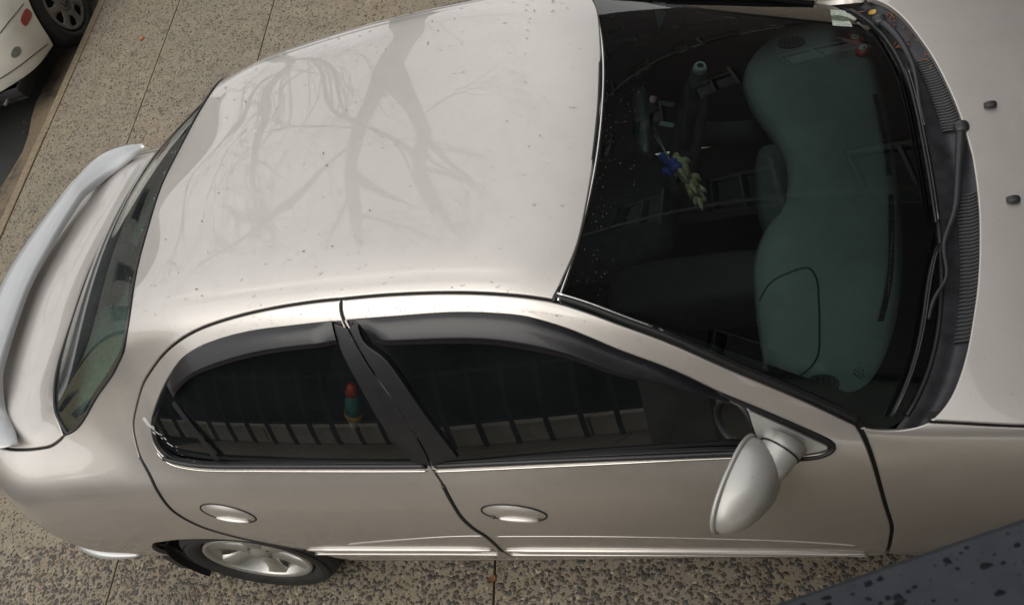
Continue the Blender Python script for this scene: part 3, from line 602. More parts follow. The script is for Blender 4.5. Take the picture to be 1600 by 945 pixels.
# hood, fenders
hd=pth(HOODEDGE,HOODGAP,[(3.40,3.9),(3.43,2),(3.44,0)]); hh=hd[hd[:,1]>1e-4]; hfull=np.concatenate([[[HOODEDGE[0][0],0]],hh,[[3.44,0]],(hh*[1,-1])[::-1]])
hood=panel('hood',Fr,hfull,'paint',car,step=.022)
for x,v in ((2.464,.53),(2.464,-.53)):
    p,n=at(Fr,x,v); V,F_=sellip((p[0]-.004,p[1],p[2]+.006),(.016,.011,.009),.75,16,8); 
    mb=MB().add(V,F_); mb.box((p[0]-.020,p[1]-.006,p[2]+.002),(p[0]-.008,p[1]+.006,p[2]+.013),.002); mb.build('washer_nozzle','black_plastic',hood,True)
for s in (1,-1):
    arc=[]
    for k in range(15):
        t=math.pi*(1-k/14)*1.0; x=2.55+.335*math.cos(t); z=.25+.325*math.sin(t); arc.append((x,vz(Fr,x,max(z,.22))))
    fen=pth([(a,b_*s) for a,b_ in rev(FEN_A)],[(a,b_*s) for a,b_ in FEN_TOP],[(a,b_*s) for a,b_ in HOODGAP],[(3.40,3.9*s),(3.43,7*s),(3.43,10.9*s)],[(3.43,10.9*s),(2.90,10.9*s)],[(a,b_*s) for a,b_ in rev(arc)],[(arc[0][0],arc[0][1]*s),(2.15,10.9*s),(FEN_A[-1][0],10.35*s)])
    panel('fender',Fr,fen,'paint',car,step=.022)
q=np.array([[3.43,v*VS] for v in np.linspace(-10.9,10.9,101)]); P=evs(Fr,q,-.004)[0]; P[:,0]=3.44; mesh('front_panel',P,[tuple(range(len(P)))],'paint',car,False)
MB().box((3.43,-.30,.58),(3.452,.30,.68),.008).build('front_grille','black_plastic',car,True)
for s in (1,-1): V,F_=sellip((3.36,s*.30,.66),(.09,.13,.055),.7); mesh('headlight',V,F_,'lens_grey',car)
# windshield
we=pth([(0,0.02),(0,2),(0,5),(0,8),(0,9.98)],[(0,9.98),(.5,9.98),(.92,9.98)],[(.92,9.98),(.975,9.85),(.997,9.3),(1.,8),(1.,5),(1.,2),(.997,.7),(.975,.15),(.92,.02)],[(.92,.02),(.5,.02),(0,.02)])
wso=panel('windshield',WS,we*[1,1],'windshield_glass',car,gap=0,off=0,fold=0,step=.03,edge=.001,E=evw)
# black frit band around the inside edge
wi=pth([(.012,.25),(.012,2),(.012,5),(.012,8),(.012,9.75)],[(.012,9.75),(.5,9.72),(.85,9.66)],[(.85,9.66),(.915,9.45),(.932,8.8),(.900,7.5),(.882,5),(.878,2.5),(.868,1.0),(.855,.56),(.82,.34)],[(.82,.34),(.5,.30),(.012,.25)])
panel('frit_band',WS,we,'frit',wso,holes=[wi],gap=.0,off=-.004,fold=0,edge=.001,step=.05,E=evw)
hc=on(WS,[(-.004,.0),(-.004,1),(-.004,3),(-.004,5),(-.004,7),(-.004,9),(-.004,10)],.002,evw)
MB().tube(hc-np.array([.006,0,-.001]),.0065,8).build('windshield_seal','rubber',wso,True); MB().tube(hc+np.array([.005,0,.001]),.0042,8).build('windshield_trim','chrome',wso,True)
for s in (1,-1):
    P=on(B,[(a,(b_+.0)*s) for a,b_ in PILLAR],.0); P=P+np.array([.006,s*.010,.002])
    MB().tube(P,.0085,8).build('windshield_seal','rubber',wso,True)
    k=int(len(P)*.33); MB().tube(P[:k]+np.array([.004,s*.004,.007]),.0034,6).build('windshield_trim','chrome',wso,True)
    MB().tube(P[k:]+np.array([.004,s*.004,.007]),.0030,6).build('windshield_trim','black_gloss',wso,True)
# cowl
mwid=61; ws_=np.linspace(.05,9.95,mwid); base=evw(WS,np.stack([np.full(mwid,.985),ws_*VS],1),-.004)[0]
hq=cr(np.asarray(rev(mir(HOODEDGE))[:-1]+HOODEDGE)*[1,VS],.01); he=evs(Fr,hq,-.016)[0]
he=he[np.argsort(he[:,1])]; yy=np.clip(base[:,1]*1.0,he[0,1]+.001,he[-1,1]-.001)
hedge_=np.stack([np.interp(yy,he[:,1],he[:,k]) for k in range(3)],1); hedge_[:,1]=yy; hedge_[:,0]+=.03
V=[];R=10
for r in range(R+1):
    a=r/R; p=base*(1-a)+hedge_*a; p[:,2]+=-.012*math.sin(a*math.pi)+.004*math.sin(a*9); V.append(p)
V=np.concatenate(V); Fc=[(r*mwid+i,r*mwid+i+1,(r+1)*mwid+i+1,(r+1)*mwid+i) for r in range(R) for i in range(mwid-1)]
cowl=mesh('cowl_panel',V,Fc,'cowl',car)
def cowlp(y,a,dz=0.):
    p=np.array([np.interp(y,base[:,1],base[:,k]) for k in range(3)])*(1-a)+np.array([np.interp(y,hedge_[:,1],hedge_[:,k]) for k in range(3)])*a
    p[1]=y; p[2]+=dz-.012*math.sin(a*math.pi)+.004*math.sin(a*9); return p
MB().tube([cowlp(y,.06,.004) for y in np.linspace(-.70,.70,60)],.006,6).build('cowl_seal','rubber',cowl,True)
for y0,y1 in ((-.525,-.11),(.115,.40)):
    bk=MB(); ys=np.linspace(y0,y1,20); bk.add([cowlp(y,.42,.003) for y in ys]+[cowlp(y,.80,.003) for y in ys],[(i,i+1,21+i,20+i) for i in range(19)]); g=bk.build('cowl_grille','seal_dark',cowl,True)
    sl=MB(); n=int((y1-y0)/.0105)
    for k in range(n+1):
        y=y0+(y1-y0)*k/n; sl.tube([cowlp(y+.002*math.sin(j*1.6),.42+.38*j/4,.007) for j in range(5)],.0019,5)
    tag(sl.build('grille_bars','grille_bar',cowl,True),kind='stuff')
# wipers
def wiper(blade,arm,name='wiper'):
    w=empty(name,tuple(arm[0]),parent=car)
    P=on(WS,blade,.012,evw,.03); MB().tube(P,[.003]+[.0045]*(len(P)-2)+[.003],6).build('wiper_blade','rubber',w,True)
    MB().tube(P+np.array([.006,0,.010]),.0030,6).build('blade_frame','black_gloss',w,True)
    A=cr(np.asarray(arm),.02); n=len(A); MB().tube(A,[.013-.008*min(1,i/n*1.4) for i in range(n)],8,flat=.6).build('wiper_arm','black_plastic',w,True)
    V,F_=sellip(tuple(arm[0]),(.02,.02,.016),.8,16,8); mesh('pivot_cap','black_plastic' and V,F_,'black_plastic',w)
    return w
def wsp(u,v,o): return evw(WS,np.array([[u,v*VS]]),o)[0][0]
wiper([(.972,3.16),(.945,2.48),(.938,1.5),(.948,.24)],[cowlp(.10,.75,.020),cowlp(-.03,.55,.028),cowlp(-.17,.38,.03),cowlp(-.28,.12,.03),wsp(.983,2.56,.03),wsp(.953,2.12,.026),wsp(.945,1.76,.022)])
wiper([(.984,7.4),(.976,6.3),(.971,5.27),(.974,3.64)],[cowlp(.60,.25,.02),cowlp(.50,.28,.028),cowlp(.37,.26,.03),cowlp(.28,.18,.03),cowlp(.20,.10,.03),wsp(.978,5.75,.025)])
# sticker and maker's mark on the glass
st=[wsp(u,v,.0015) for u,v in ((.90,9.62),(.96,9.62),(.895,8.82),(.818,8.78))]
mesh('sticker',st,[(0,1,2,3)],'sticker',wso,False)
mk=MB()
for i in range(5):
    for j in range(2+(i%2)):
        u=.806+.0065*i; v=.60+.055*j-.008*i; mk.add([wsp(u,v,.0012),wsp(u+.0022,v,.0012),wsp(u+.0022,v+.038,.0012),wsp(u,v+.038,.0012)],[(0,1,2,3)])
tag(mk.build('glass_mark','frit',wso),kind='stuff')
# door mirrors
for s,fd_ in ((1,fdn),(-1,fdf)):
    f=(lambda c:c) if s>0 else mir
    sail=pth(f(SAIL_A),f(SAIL_B),f(SAIL_C),f(SAIL_D))
    mr=empty('door_mirror',(1.85,-.78*s,.92),parent=car)
    panel('mirror_sail',B,sail,'mirror_paint',mr,gap=.003,off=.004,step=.02,edge=.004)
    MB().tube(on(B,f(SAIL_SEAL),.001),.0055,8).build('sail_seal','rubber',mr,True)
    uu=Vector((-.43,-.90,-.10)).normalized(); ff_=Vector((.90,-.43,.04)).normalized(); ww=uu.cross(ff_)*-1; ww=Vector((0,0,1)) if abs(ww.z)<.3 else ww*(1 if ww.z>0 else -1)
    c0=Vector((1.766,-.860,.912)); V=[];Fc=[];na=40;nr=14
    def mell(t): c_,s_=math.cos(t),math.sin(t); e=.95 if c_>0 else .78; return math.copysign(abs(c_)**e,c_),math.copysign(abs(s_)**(.95 if c_>0 else .85),s_)
    for j in range(nr+1):
        ph=math.pi/2*j/nr
        for i in range(na):
            th=2*math.pi*i/na; cu,sw=mell(th)
            rad=math.cos(ph)**.70
            p=c0+uu*(cu*.120*rad)+ww*(sw*.074*rad*(1-.12*max(0,cu)))+ff_*(.092*math.sin(ph)**.9*(1-.30*max(0,cu)*rad))
            V.append((p.x,p.y*s,p.z))
    for j in range(nr):
        for i in range(na): Fc.append((j*na+i,j*na+(i+1)%na,(j+1)*na+(i+1)%na,(j+1)*na+i))
    mesh('mirror_housing',V,Fc,'mirror_paint',mr)
    rim=[c0+uu*(mell(t)[0]*.121)+ww*(mell(t)[1]*.075)-ff_*.004 for t in np.linspace(0,2*math.pi,41)]
    MB().tube([(p.x,p.y*s,p.z) for p in rim],.006,8,cap=False).build('mirror_rim','mirror_paint',mr,True)
    g=[c0+(p-c0)*.97+ff_*.006 for p in rim[:-1]]; mesh('mirror_glass',[(p.x,p.y*s,p.z) for p in g],[tuple(range(40))],'mirror_glass',mr,False)
    nk=[Vector((1.882,-.762,.925)),Vector((1.87,-.785,.925)),Vector((1.848,-.815,.922)),Vector((1.825,-.845,.92))]
    MB().tube([(p.x,p.y*s,p.z) for p in nk],[.056,.048,.046,.04],16,flat=.85).build('mirror_neck','mirror_paint',mr,True)
    ax_=(nk[3]-nk[0]).normalized(); e1=Vector((0,0,1))-ax_*ax_.z; e1.normalize(); e2=ax_.cross(e1)
    sm=[nk[1]+e1*(.0480*.86*math.cos(t))+e2*(.0490*math.sin(t)) for t in np.linspace(0,2*math.pi,33)]
    MB().tube([(p.x,p.y*s,p.z) for p in sm],.0025,6).build('neck_seam','rubber',mr,True)
# ------------------------------------------------------------------ wheels
def wheel(parent,c,s,R,Rr,nsp,style,turn=0.):
    """c: hub centre, axle along y; s=-1 faces -y"""
    w=empty('wheel',c,parent=parent); T=lambda V:[(c[0]+p[0],c[1]+p[1]*s,c[2]+p[2]) for p in V]
    hw=.092
    prof=[(Rr+.004,-.02),(Rr+.012,hw*.80),(Rr+.03,hw*.98),((R+Rr)/2+.01,hw*1.03),(R-.03,hw*.97),(R-.010,hw*.80),(R,hw*.55),(R,-hw*.55),(R-.02,-hw*.9),(Rr+.03,-hw)]
    V,F_=lathe(prof,56); mesh('tyre',T(V),F_,'tyre',w)
    gr=MB()
    for rr in (R*.83,R*.90): V,F_=lathe([(rr-.002,hw*.99),(rr,hw*1.035),(rr+.002,hw*.99)],48); gr.add(T(V),F_)
    gr.build('sidewall_bead','tyre',w,True)
    rm=MB(); V,F_=lathe([(Rr+.006,hw*.78),(Rr+.004,hw*.90),(Rr-.006,hw*.90),(Rr-.014,hw*.78),(Rr-.022,hw*.30),(Rr-.03,-hw*.6)],56); rm.add(T(V),F_)
    V,F_=lathe([(.001,hw*.74),(.030,hw*.72),(.036,hw*.60),(.060,hw*.56),(.066,hw*.30)],32); rm.add(T(V),F_)
    for k in range(nsp):
        a=2*math.pi*k/nsp+turn; ca,sa=math.cos(a),math.sin(a); V=[];prof2=[(.040,.036,.60),(.075,.030,.62),(.11,.027,.66),(.145,.031,.72),(Rr-.012,.050,.78)]
        for (r,hwid,d) in prof2:
            for (t,dd) in ((-1,-.16),(-.75,0),(.75,0),(1,-.16)):
                x=r*ca-t*hwid*sa; z=r*sa+t*hwid*ca; V.append((x,hw*(d+dd),z))
        F_=[(i*4+j,i*4+j+1,(i+1)*4+j+1,(i+1)*4+j) for i in range(len(prof2)-1) for j in range(3)]; rm.add(T(V),F_)
    rm.build('rim','alloy',w,True)
    for k in range(4):
        a=2*math.pi*k/4+.4; V,F_=lathe([(.0001,hw*.64),(.006,hw*.63),(.008,hw*.5)],8,(.048*math.cos(a),0,.048*math.sin(a))); mesh('wheel_nut',T(V),F_,'steel_dark',w)
    V,F_=lathe([(.001,hw*.05),(Rr-.02,hw*.0)],32); mesh('brake_disc',T(V),F_,'steel_dark',w)
    return w
for x,s in ((0,-1),(0,1),(2.55,-1),(2.55,1)):
    wheel(car,(x,s*.735,.287),s,.287,.190,6,'sedan',.35)
    # arch liner
    V=[];n=24
    for i in range(n+1):
        a=.06+math.pi*1.10*i/n
        for y in (.40,.826): V.append((x+.345*math.cos(a)-(0.0),s*y,.25+.335*math.sin(a)))
    mesh('arch_liner',V,[(2*i,2*i+1,2*i+3,2*i+2) for i in range(n)],'underbody',car)
    MB().box((x-.34,s*.38,.15),(x+.34,s*.40,.62)).build('arch_wall','underbody',car)
for s in (1,-1):   # mud flaps behind the rear wheels
    V=[(-.33,-.815*s,.50),(-.385,-.80*s,.40),(-.435,-.80*s,.27),(-.445,-.80*s,.16),(-.41,-.80*s,.135),(-.375,-.80*s,.15),(-.31,-.80*s,.25),(-.30,-.80*s,.40)]
    W=[(a,b_+.20*s,c) for a,b_,c in V]; n=len(V); mesh('mud_flap',V+W,[tuple(range(n)),tuple(range(2*n-1,n-1,-1))]+[(i,n+i,n+(i+1)%n,(i+1)%n) for i in range(n)],'rubber',car,False)
ub=MB(); ub.box((-.80,-.39,.17),(3.30,.39,.34)); ub.box((.38,-.77,.17),(2.17,.77,.30)); ub.box((-.85,-.60,.2),(-.40,.60,.5)); ub.build('underbody','underbody',car)
# ------------------------------------------------------------------ cabin
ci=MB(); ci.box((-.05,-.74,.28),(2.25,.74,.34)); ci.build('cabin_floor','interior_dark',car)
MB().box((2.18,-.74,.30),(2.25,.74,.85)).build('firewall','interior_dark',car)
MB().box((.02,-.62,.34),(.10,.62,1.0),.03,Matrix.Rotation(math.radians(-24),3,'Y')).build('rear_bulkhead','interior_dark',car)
V=[];ys=np.linspace(-.64,.64,25)
for y in ys:
    bx=np.interp(abs(y),[0,.27,.49,.62,.66],[-.545,-.515,-.45,-.36,-.33])
    for t in np.linspace(0,1,8): V.append(((bx+.015)*(1-t)+(.02)*t,y,.955+.015*t))
mesh('parcel_shelf',V,[(i*8+j,i*8+j+1,(i+1)*8+j+1,(i+1)*8+j) for i in range(24) for j in range(7)],'shelf',car)
MB().box((-.47,-.13,.962),(-.36,.13,1.0),.012).build('brake_lamp','interior_grey',car,True)
def seat(x,y):
    r=Matrix.Rotation(math.radians(-20),3,'Y'); t=empty('front_seat',(x,y,.34),parent=car)
    V,F_=sellip((x+.05,y,.47),(.27,.25,.10),.5); mesh('seat_cushion',V,F_,'seat_fabric',t)
    V,F_=sellip((x-.26,y,.80),(.09,.245,.32),.55,rot=r); mesh('backrest',V,F_,'seat_fabric',t)
    V,F_=sellip((x-.40,y,1.15),(.055,.13,.085),.6,rot=r); mesh('headrest',V,F_,'seat_fabric',t); return t
seat(1.20,-.36); seat(1.20,.36)
rs_=empty('rear_seat',(.35,0,.34),parent=car)
V,F_=sellip((.40,0,.48),(.26,.64,.10),.4); mesh('seat_cushion',V,F_,'seat_fabric',rs_)
V,F_=sellip((.16,0,.78),(.085,.62,.28),.4,rot=Matrix.Rotation(math.radians(-22),3,'Y')); mesh('backrest',V,F_,'seat_fabric',rs_)
for y in (-.36,.36): V,F_=sellip((.06,y,1.06),(.05,.13,.07),.6); mesh('headrest',V,F_,'seat_fabric',rs_)
# dashboard: plan outline of the rear edge, lofted from the windshield base back and down
RE=[(-.70,1.95),(-.62,1.895),(-.523,1.84),(-.41,1.825),(-.307,1.82),(-.2,1.82),(-.097,1.852),(.006,1.908),(.111,1.922),(.2,1.903),(.316,1.850),(.40,1.825),(.46,1.818),(.568,1.84),(.641,1.89),(.70,1.95)]
HZ=[(-.70,.875),(-.3,.89),(0,.895),(.15,.90),(.25,.918),(.45,.935),(.58,.922),(.70,.88)]
FX=[(-.70,2.02),(-.664,2.055),(-.616,2.090),(-.523,2.137),(-.35,2.180),(-.153,2.214),(.04,2.236),(.23,2.241),(.413,2.230),(.591,2.182),(.70,2.08)]
ny=71; ys=np.linspace(-.70,.70,ny); q=cr(RE,.01); re_=np.interp(ys,q[:,0],q[:,1]); hz=np.interp(ys,*zip(*HZ)); fx=np.interp(ys,*zip(*FX))
hz=np.convolve(np.pad(hz,4,mode='edge'),np.ones(9)/9,'valid')
rows=[]
for (a,dz) in ((0,-.03),(.03,-.012),(.08,-.004),(.2,0),(.4,.004),(.6,.004),(.8,0),(.9,-.004),(.96,-.014),(1.0,-.035)):
    z0=.878; rows.append(np.stack([fx*(1-a)+re_*a,ys,(z0*(1-a**1.5)+hz*a**1.5)+dz],1))
for (dx,zz) in ((.01,-.07),(.05,-.16),(.07,-.30)): rows.append(np.stack([re_+dx,ys,hz+zz],1))
V=np.concatenate(rows); nrw=len(rows); F_=[(r*ny+i,r*ny+i+1,(r+1)*ny+i+1,(r+1)*ny+i) for r in range(nrw-1) for i in range(ny-1)]
dash=mesh('dashboard',V,F_,'dash',car)
def dz(x,y):
    f=np.interp(y,ys,fx); r=np.interp(y,ys,re_); h=np.interp(y,ys,hz); a=min(1,max(0,(f-x)/(f-r))); return .878*(1-a**1.5)+h*a**1.5+np.interp(a,[0,.03,.08,.2,.4,.6,.8,.9,.96,1],[-.03,-.012,-.004,0,.004,.004,0,-.004,-.014,-.035])
def dp(x,y,o=.001): return (x,y,dz(x,y)+o)
ab=cr([(1.835,-.33),(1.87,-.283),(1.904,-.265),(1.965,-.253),(1.983,-.287),(1.984,-.36),(1.981,-.424),(1.967,-.525),(1.926,-.567)],.01)
MB().tube([dp(x,y,.0005) for x,y in ab],.0025,5).build('airbag_seam','rubber',dash,True)
# round side vents
for s in (-1,1):
    a=np.linspace(0,2*np.pi,33)[:-1]; el=[(1.972+.038*math.cos(t),s*.600+.024*math.sin(t)) for t in a]
    MB().tube([dp(x,y,.002) for x,y in el]+[dp(*el[0],.002)],.005,6,cap=False).build('vent_ring','interior_grey',dash,True)
    V=[dp(x,y,.0015) for x,y in el]; mesh('vent_hole',V,[tuple(range(32))],'seal_dark',dash,False)
    sl=MB()
    for k in range(-2,3): x=1.972+k*.013; h=.022*math.sqrt(max(.05,1-(k*.013/.04)**2)); sl.box((x-.002,s*.600-h,dz(x,s*.600)+.001),(x+.002,s*.600+h,dz(x,s*.600)+.006))
    sl.build('vent_slats','interior_grey',dash)
# defroster slots
for pts in ([(2.190,.34),(2.196,.22),(2.198,.10),(2.194,.03)],[(2.192,-.035),(2.180,-.16),(2.160,-.30),(2.125,-.43)]):
    c=cr(pts,.012); L_=[dp(x-.007,y,.001) for x,y in c]; R_=[dp(x+.007,y,.001) for x,y in c]; n=len(c)
    mesh('defrost_slot',L_+R_,[(i,i+1,n+i+1,n+i) for i in range(n-1)],'seal_dark',dash,False)
    MB().tube([dp(x-.010,y,.000) for x,y in c],.0025,5).build('slot_edge','dash',dash,True)
    fb=MB()
    for i in range(1,n-1,2): fb.box((c[i][0]-.007,c[i][1]-.0012,dz(*c[i])),(c[i][0]+.007,c[i][1]+.0012,dz(*c[i])+.004))
    fb.build('slot_bars','interior_grey',dash)
# centre hood with dark hollow
V,F_=sellip((1.885,.07,.83),(.05,.16,.072),.7); mesh('centre_stack','x' and V,F_,'interior_grey',dash)
V,F_=sellip((1.60,0,.45),(.30,.10,.12),.5); mesh('centre_console',V,F_,'interior_dark',car)
# steering wheel
sw=empty('steering_wheel',(1.70,.37,.86),parent=car); rt=Matrix.Rotation(math.radians(-64),3,'Y'); cs=Vector((1.63,.36,.82))
ringp=[cs+rt@Vector((.185*math.cos(t),.185*math.sin(t),0)) for t in np.linspace(0,2*np.pi,41)]
MB().tube(ringp,.016,8,cap=False).build('wheel_rim','interior_dark',sw,True)
sp_=MB(); 
for t in (math.pi,.35,-.35,): sp_.tube([cs,cs+rt@Vector((.18*math.cos(t+math.pi/2),.18*math.sin(t+math.pi/2),0))],.02,8,flat=.5)
sp_.build('wheel_spokes','interior_dark',sw,True)
V,F_=sellip(tuple(cs),(.075,.07,.03),.7,rot=rt); mesh('horn_pad',V,F_,'interior_dark',sw)
MB().tube([cs,cs+Vector((.30,0,-.06))],.04,12).build('steering_column','interior_dark',car,True)
MB().tube([(1.64,.05,1.30),(1.615,.03,1.245)],.010,8).build('mirror_stalk','interior_dark',car,True)
V,F_=sellip((1.598,.03,1.232),(.022,.125,.035),.6,rot=Matrix.Rotation(.1,3,'Z')); mesh('rear_view_mirror',V,F_,'black_plastic',car)
# ------------------------------------------------------------------ loose things in the cabin
lk=empty('steering_lock',(1.70,.33,.86),'grey steering wheel lock bar with pale cap standing on the steering wheel','steering lock')
MB().tube([(1.638,.30,.814),(1.696,.30,1.04),(1.727,.30,1.13)],[.018,.021,.024],14).build('lock_bar','interior_grey',lk,True)
V,F_=lathe([(.010,.006),(.015,.008),(.019,.0),(.019,-.012)],20,axis='x'); R_=(Vector((1.737,.30,1.161))-Vector((1.696,.30,1.04))).to_track_quat('X','Z').to_matrix(); mesh('lock_cap',[tuple(Vector((1.732,.30,1.145))+R_@Vector(p)) for p in V],F_,'label_grey',lk)
orn=empty('hanging_ornament',(1.63,.05,1.28),'silver bead strand with blue bow and cream feather hung on the rear view mirror','ornament')
bd=MB()
for (x0,y0,z0),(x1,y1,z1) in (((1.600,.045,1.24),(1.628,.050,1.057)),((1.597,.085,1.235),(1.626,.058,1.057))):
    for k in range(26): t=k/25; V,F_=sellip((x0+(x1-x0)*t,y0+(y1-y0)*t,z0+(z1-z0)*t),(.0028,)*3,1,6,4); bd.add(V,F_)
bd.build('bead_strand','bead_silver',orn,True)
bw=MB()
for dx,dy,dzz in ((-.018,.016,.004),(.012,-.016,-.004),(-.012,-.012,-.022),(.0,.0,0)): V,F_=sellip((1.630+dx,.052+dy,1.045+dzz),(.020,.014,.012),.9,12,8,rot=Matrix.Rotation(dx*40,3,'Z')); bw.add(V,F_)
bw.build('bow','blue_cloth',orn,True)
fe=MB(); rnd=random.Random(3)
for k in range(46):
    t=rnd.random(); p=Vector((1.642+.030*t,.052+rnd.uniform(-.02,.02),1.060-.16*t)); d=Vector((rnd.uniform(-.012,.03),rnd.uniform(-.03,.03),rnd.uniform(-.06,-.01))); fe.tube([p,p+d*.5,p+d*.8+Vector((0,0,-.008)),p+d+Vector((0,0,-.02))],[.005,.008,.007,.002],6)
V,F_=sellip((1.657,.052,1.0),(.018,.022,.05),.9); fe.add(V,F_); fe.build('feather','cream',orn,True)
for k,(x,y,rz,lab) in enumerate(((2.172,.578,2.6,'red teardrop eye charm lying beside the windshield sticker'),(2.190,.526,.9,'red round eye charm with a trailing string on the dashboard'))):
    c0=Vector((x-.015,y,dz(x-.015,y)+.010)); t=empty('eye_charm',c0,lab,'charm','red eye charms on the dashboard'); V=[];F_=[];n=24
    for i in range(n):
        a=2*math.pi*i/n; r=.026*(1+(.45 if k==0 else .12)*max(0,math.cos(a))**4); V.append((r*math.cos(a),.8*r*math.sin(a)*(1-(.25 if k==0 else 0)*max(0,math.cos(a)))))
    vv=[]
    for sc,z in ((1,-.004),(1,.002),(.8,.007),(.4,.009)): vv+= [(c0.x+sc*(p[0]*math.cos(rz)-p[1]*math.sin(rz)),c0.y+sc*(p[0]*math.sin(rz)+p[1]*math.cos(rz)),c0.z+z) for p in V]
    F_=[(r*n+i,r*n+(i+1)%n,(r+1)*n+(i+1)%n,(r+1)*n+i) for r in range(3) for i in range(n)]+[tuple(3*n+i for i in range(n))]
    mesh('charm_body',vv,F_,'red_plastic',t)
    for r,z,m_ in ((.0105,.0105,'white_plastic'),(.0065,.0115,'black_gloss'),(.0028,.0125,'white_plastic')):
        mesh('eye_ring' if m_!='black_gloss' else 'pupil',[(c0.x+r*math.cos(a),c0.y+r*math.sin(a),c0.z+z) for a in np.linspace(0,2*np.pi,17)[:-1]],[tuple(range(16))],m_,t,False)
    if k==1: MB().tube(cr([(c0.x-.02,c0.y-.01,c0.z),(c0.x-.05,c0.y-.005,c0.z),(c0.x-.075,c0.y-.03,c0.z-.004),(c0.x-.10,c0.y-.035,c0.z-.004)],.01),.0009,4).build('string','label_grey',t,True)
toy=empty('hanging_toy',(.66,-.56,.86),'small teal and orange toy with red top hanging behind the rear side window','toy')
ta,tb=Vector((.768,-.60,1.082)),Vector((.627,-.60,.796)); dd=(tb-ta)
def seg(n_,a,b_,ra,rb,m_): MB().tube([ta+dd*a,ta+dd*((a+b_)/2),ta+dd*b_],[ra,(ra+rb)/2*1.1,rb],12).build(n_,m_,toy,True)
seg('toy_cap',0,.16,.010,.020,'red_plastic'); seg('toy_body',.16,.52,.016,.026,'teal'); seg('toy_band',.52,.62,.027,.026,'orange'); seg('toy_head',.62,.86,.018,.016,'skin_tan'); seg('toy_tip',.86,1.0,.008,.006,'orange')
pp=empty('document_folder',(1.45,.60,.60),'dark folder with two pale labels lying on the driver seat','folder')
for y in (.635,.535): MB().box((1.498,y+.04,.655),(1.554,y+.06,.657),0,Matrix.Rotation(-.45,3,'Z')).build('label','label_grey',pp)
MB().box((1.28,.50,.60),(1.60,.72,.65),.02).build('cover','interior_dark',pp,True)
bp=MB(); rnd=random.Random(21)
for k in range(30):
    t=rnd.random()**2.2; x=.092+.12*t+rnd.gauss(0,.003); v=4.92+.95*t+rnd.gauss(0,.03); p,n=at(B,x,v,.0006); n=Vector(n); r=(.0058*(1-t)**2+.0007)*rnd.uniform(.6,1.2); a_=Vector((.6,0,-.8)); a_=(a_-n*a_.dot(n)).normalized(); c_=n.cross(a_); V=[]
    for i in range(10): g=2*math.pi*i/10; q_=rnd.uniform(.7,1.2); V.append(Vector(p)+a_*(r*2.1*q_*math.cos(g))+c_*(r*.8*q_*math.sin(g)))
    bp.add(V+[Vector(p)+n*.0008],[(i,(i+1)%10,10) for i in range(10)])
tag(bp.build('white_smear','smear',rdn,True),kind='stuff')
# ------------------------------------------------------------------ rain drops and leaf crumbs on the car
dr=MB(); hemi=[(math.cos(2*math.pi*k/8),math.sin(2*math.pi*k/8)) for k in range(8)]
def drop(S,x,v,r,el=1.0,E=evs,o=0.):
    p,n=at(S,x,v,o,E); n=Vector(n); t=n.orthogonal().normalized(); t=Vector((1,0,0))-n*n.x; t.normalize(); w=n.cross(t); p=Vector(p); V=[]
    for sc,h in ((1,-.0004),(.75,.42*r),(.35,.62*r)): V+= [p+t*(c*r*sc*el)+w*(s_*r*sc)+n*h for c,s_ in hemi]
    dr.add(V,[(a*8+i,a*8+(i+1)%8,(a+1)*8+(i+1)%8,(a+1)*8+i) for a in range(2) for i in range(8)]+[tuple(16+i for i in range(8))])
for k in range(330):
    x=random.uniform(.05,1.46); v=random.uniform(-2.6,3.0); x-=0.06*(v/3)**2 if x>1.3 else 0; drop(B,x,v,random.choice((.0018,.0022,.0028,.0035)),random.uniform(1,1.7))
for k in range(150): x=random.uniform(.3,2.05); drop(B,x,random.uniform(3.3,3.8) if x<1.3 else 3.55+1.0*max(0,(x-1.5)/.6)**1.5,random.uniform(.0015,.0028))
for k in range(90): drop(Fr,random.uniform(2.46,2.7),random.uniform(-2.5,3.6),random.uniform(.0013,.0025))
for k in range(160): drop(B,random.uniform(.02,2.05),random.uniform(6.4,8.6),random.uniform(.0012,.002))
for k in range(120): drop(WS,random.uniform(.01,.12),random.uniform(.2,6),random.uniform(.0012,.0026),1,evw)
for k in range(160): x=random.uniform(.30,1.6); drop(B,x,random.uniform(3.95,4.2) if x<1.3 else 4.15+.4*max(0,(x-1.4)),random.uniform(.0010,.0020),1,evs,.014)
tag(dr.build('raindrops','water',car,True),kind='stuff')
cm=MB()
for k in range(30):
    x=random.uniform(.1,1.45); v=random.uniform(-2.4,3.0); p,n=at(B,x,v,.001); a=random.uniform(0,6.3); l=random.uniform(.002,.006); d=Vector((math.cos(a),math.sin(a),0)); cm.tube([Vector(p)-d*l,Vector(p)+Vector((0,0,.002)),Vector(p)+d*l*random.uniform(.3,1)],random.uniform(.0005,.0011),4)
for k in range(26):
    y=random.uniform(.35,.70); p=Vector(cowlp(y,random.uniform(.15,.8),.006)); a=random.uniform(0,6.3); l=random.uniform(.004,.014); d=Vector((math.cos(a),math.sin(a),0)); cm.tube([p-d*l,p+d*l],random.uniform(.001,.003),4)
tag(cm.build('leaf_crumbs','leaf_brown',None),'brown leaf crumbs scattered over the sedan roof and wiper cowl','leaf litter',kind='stuff')
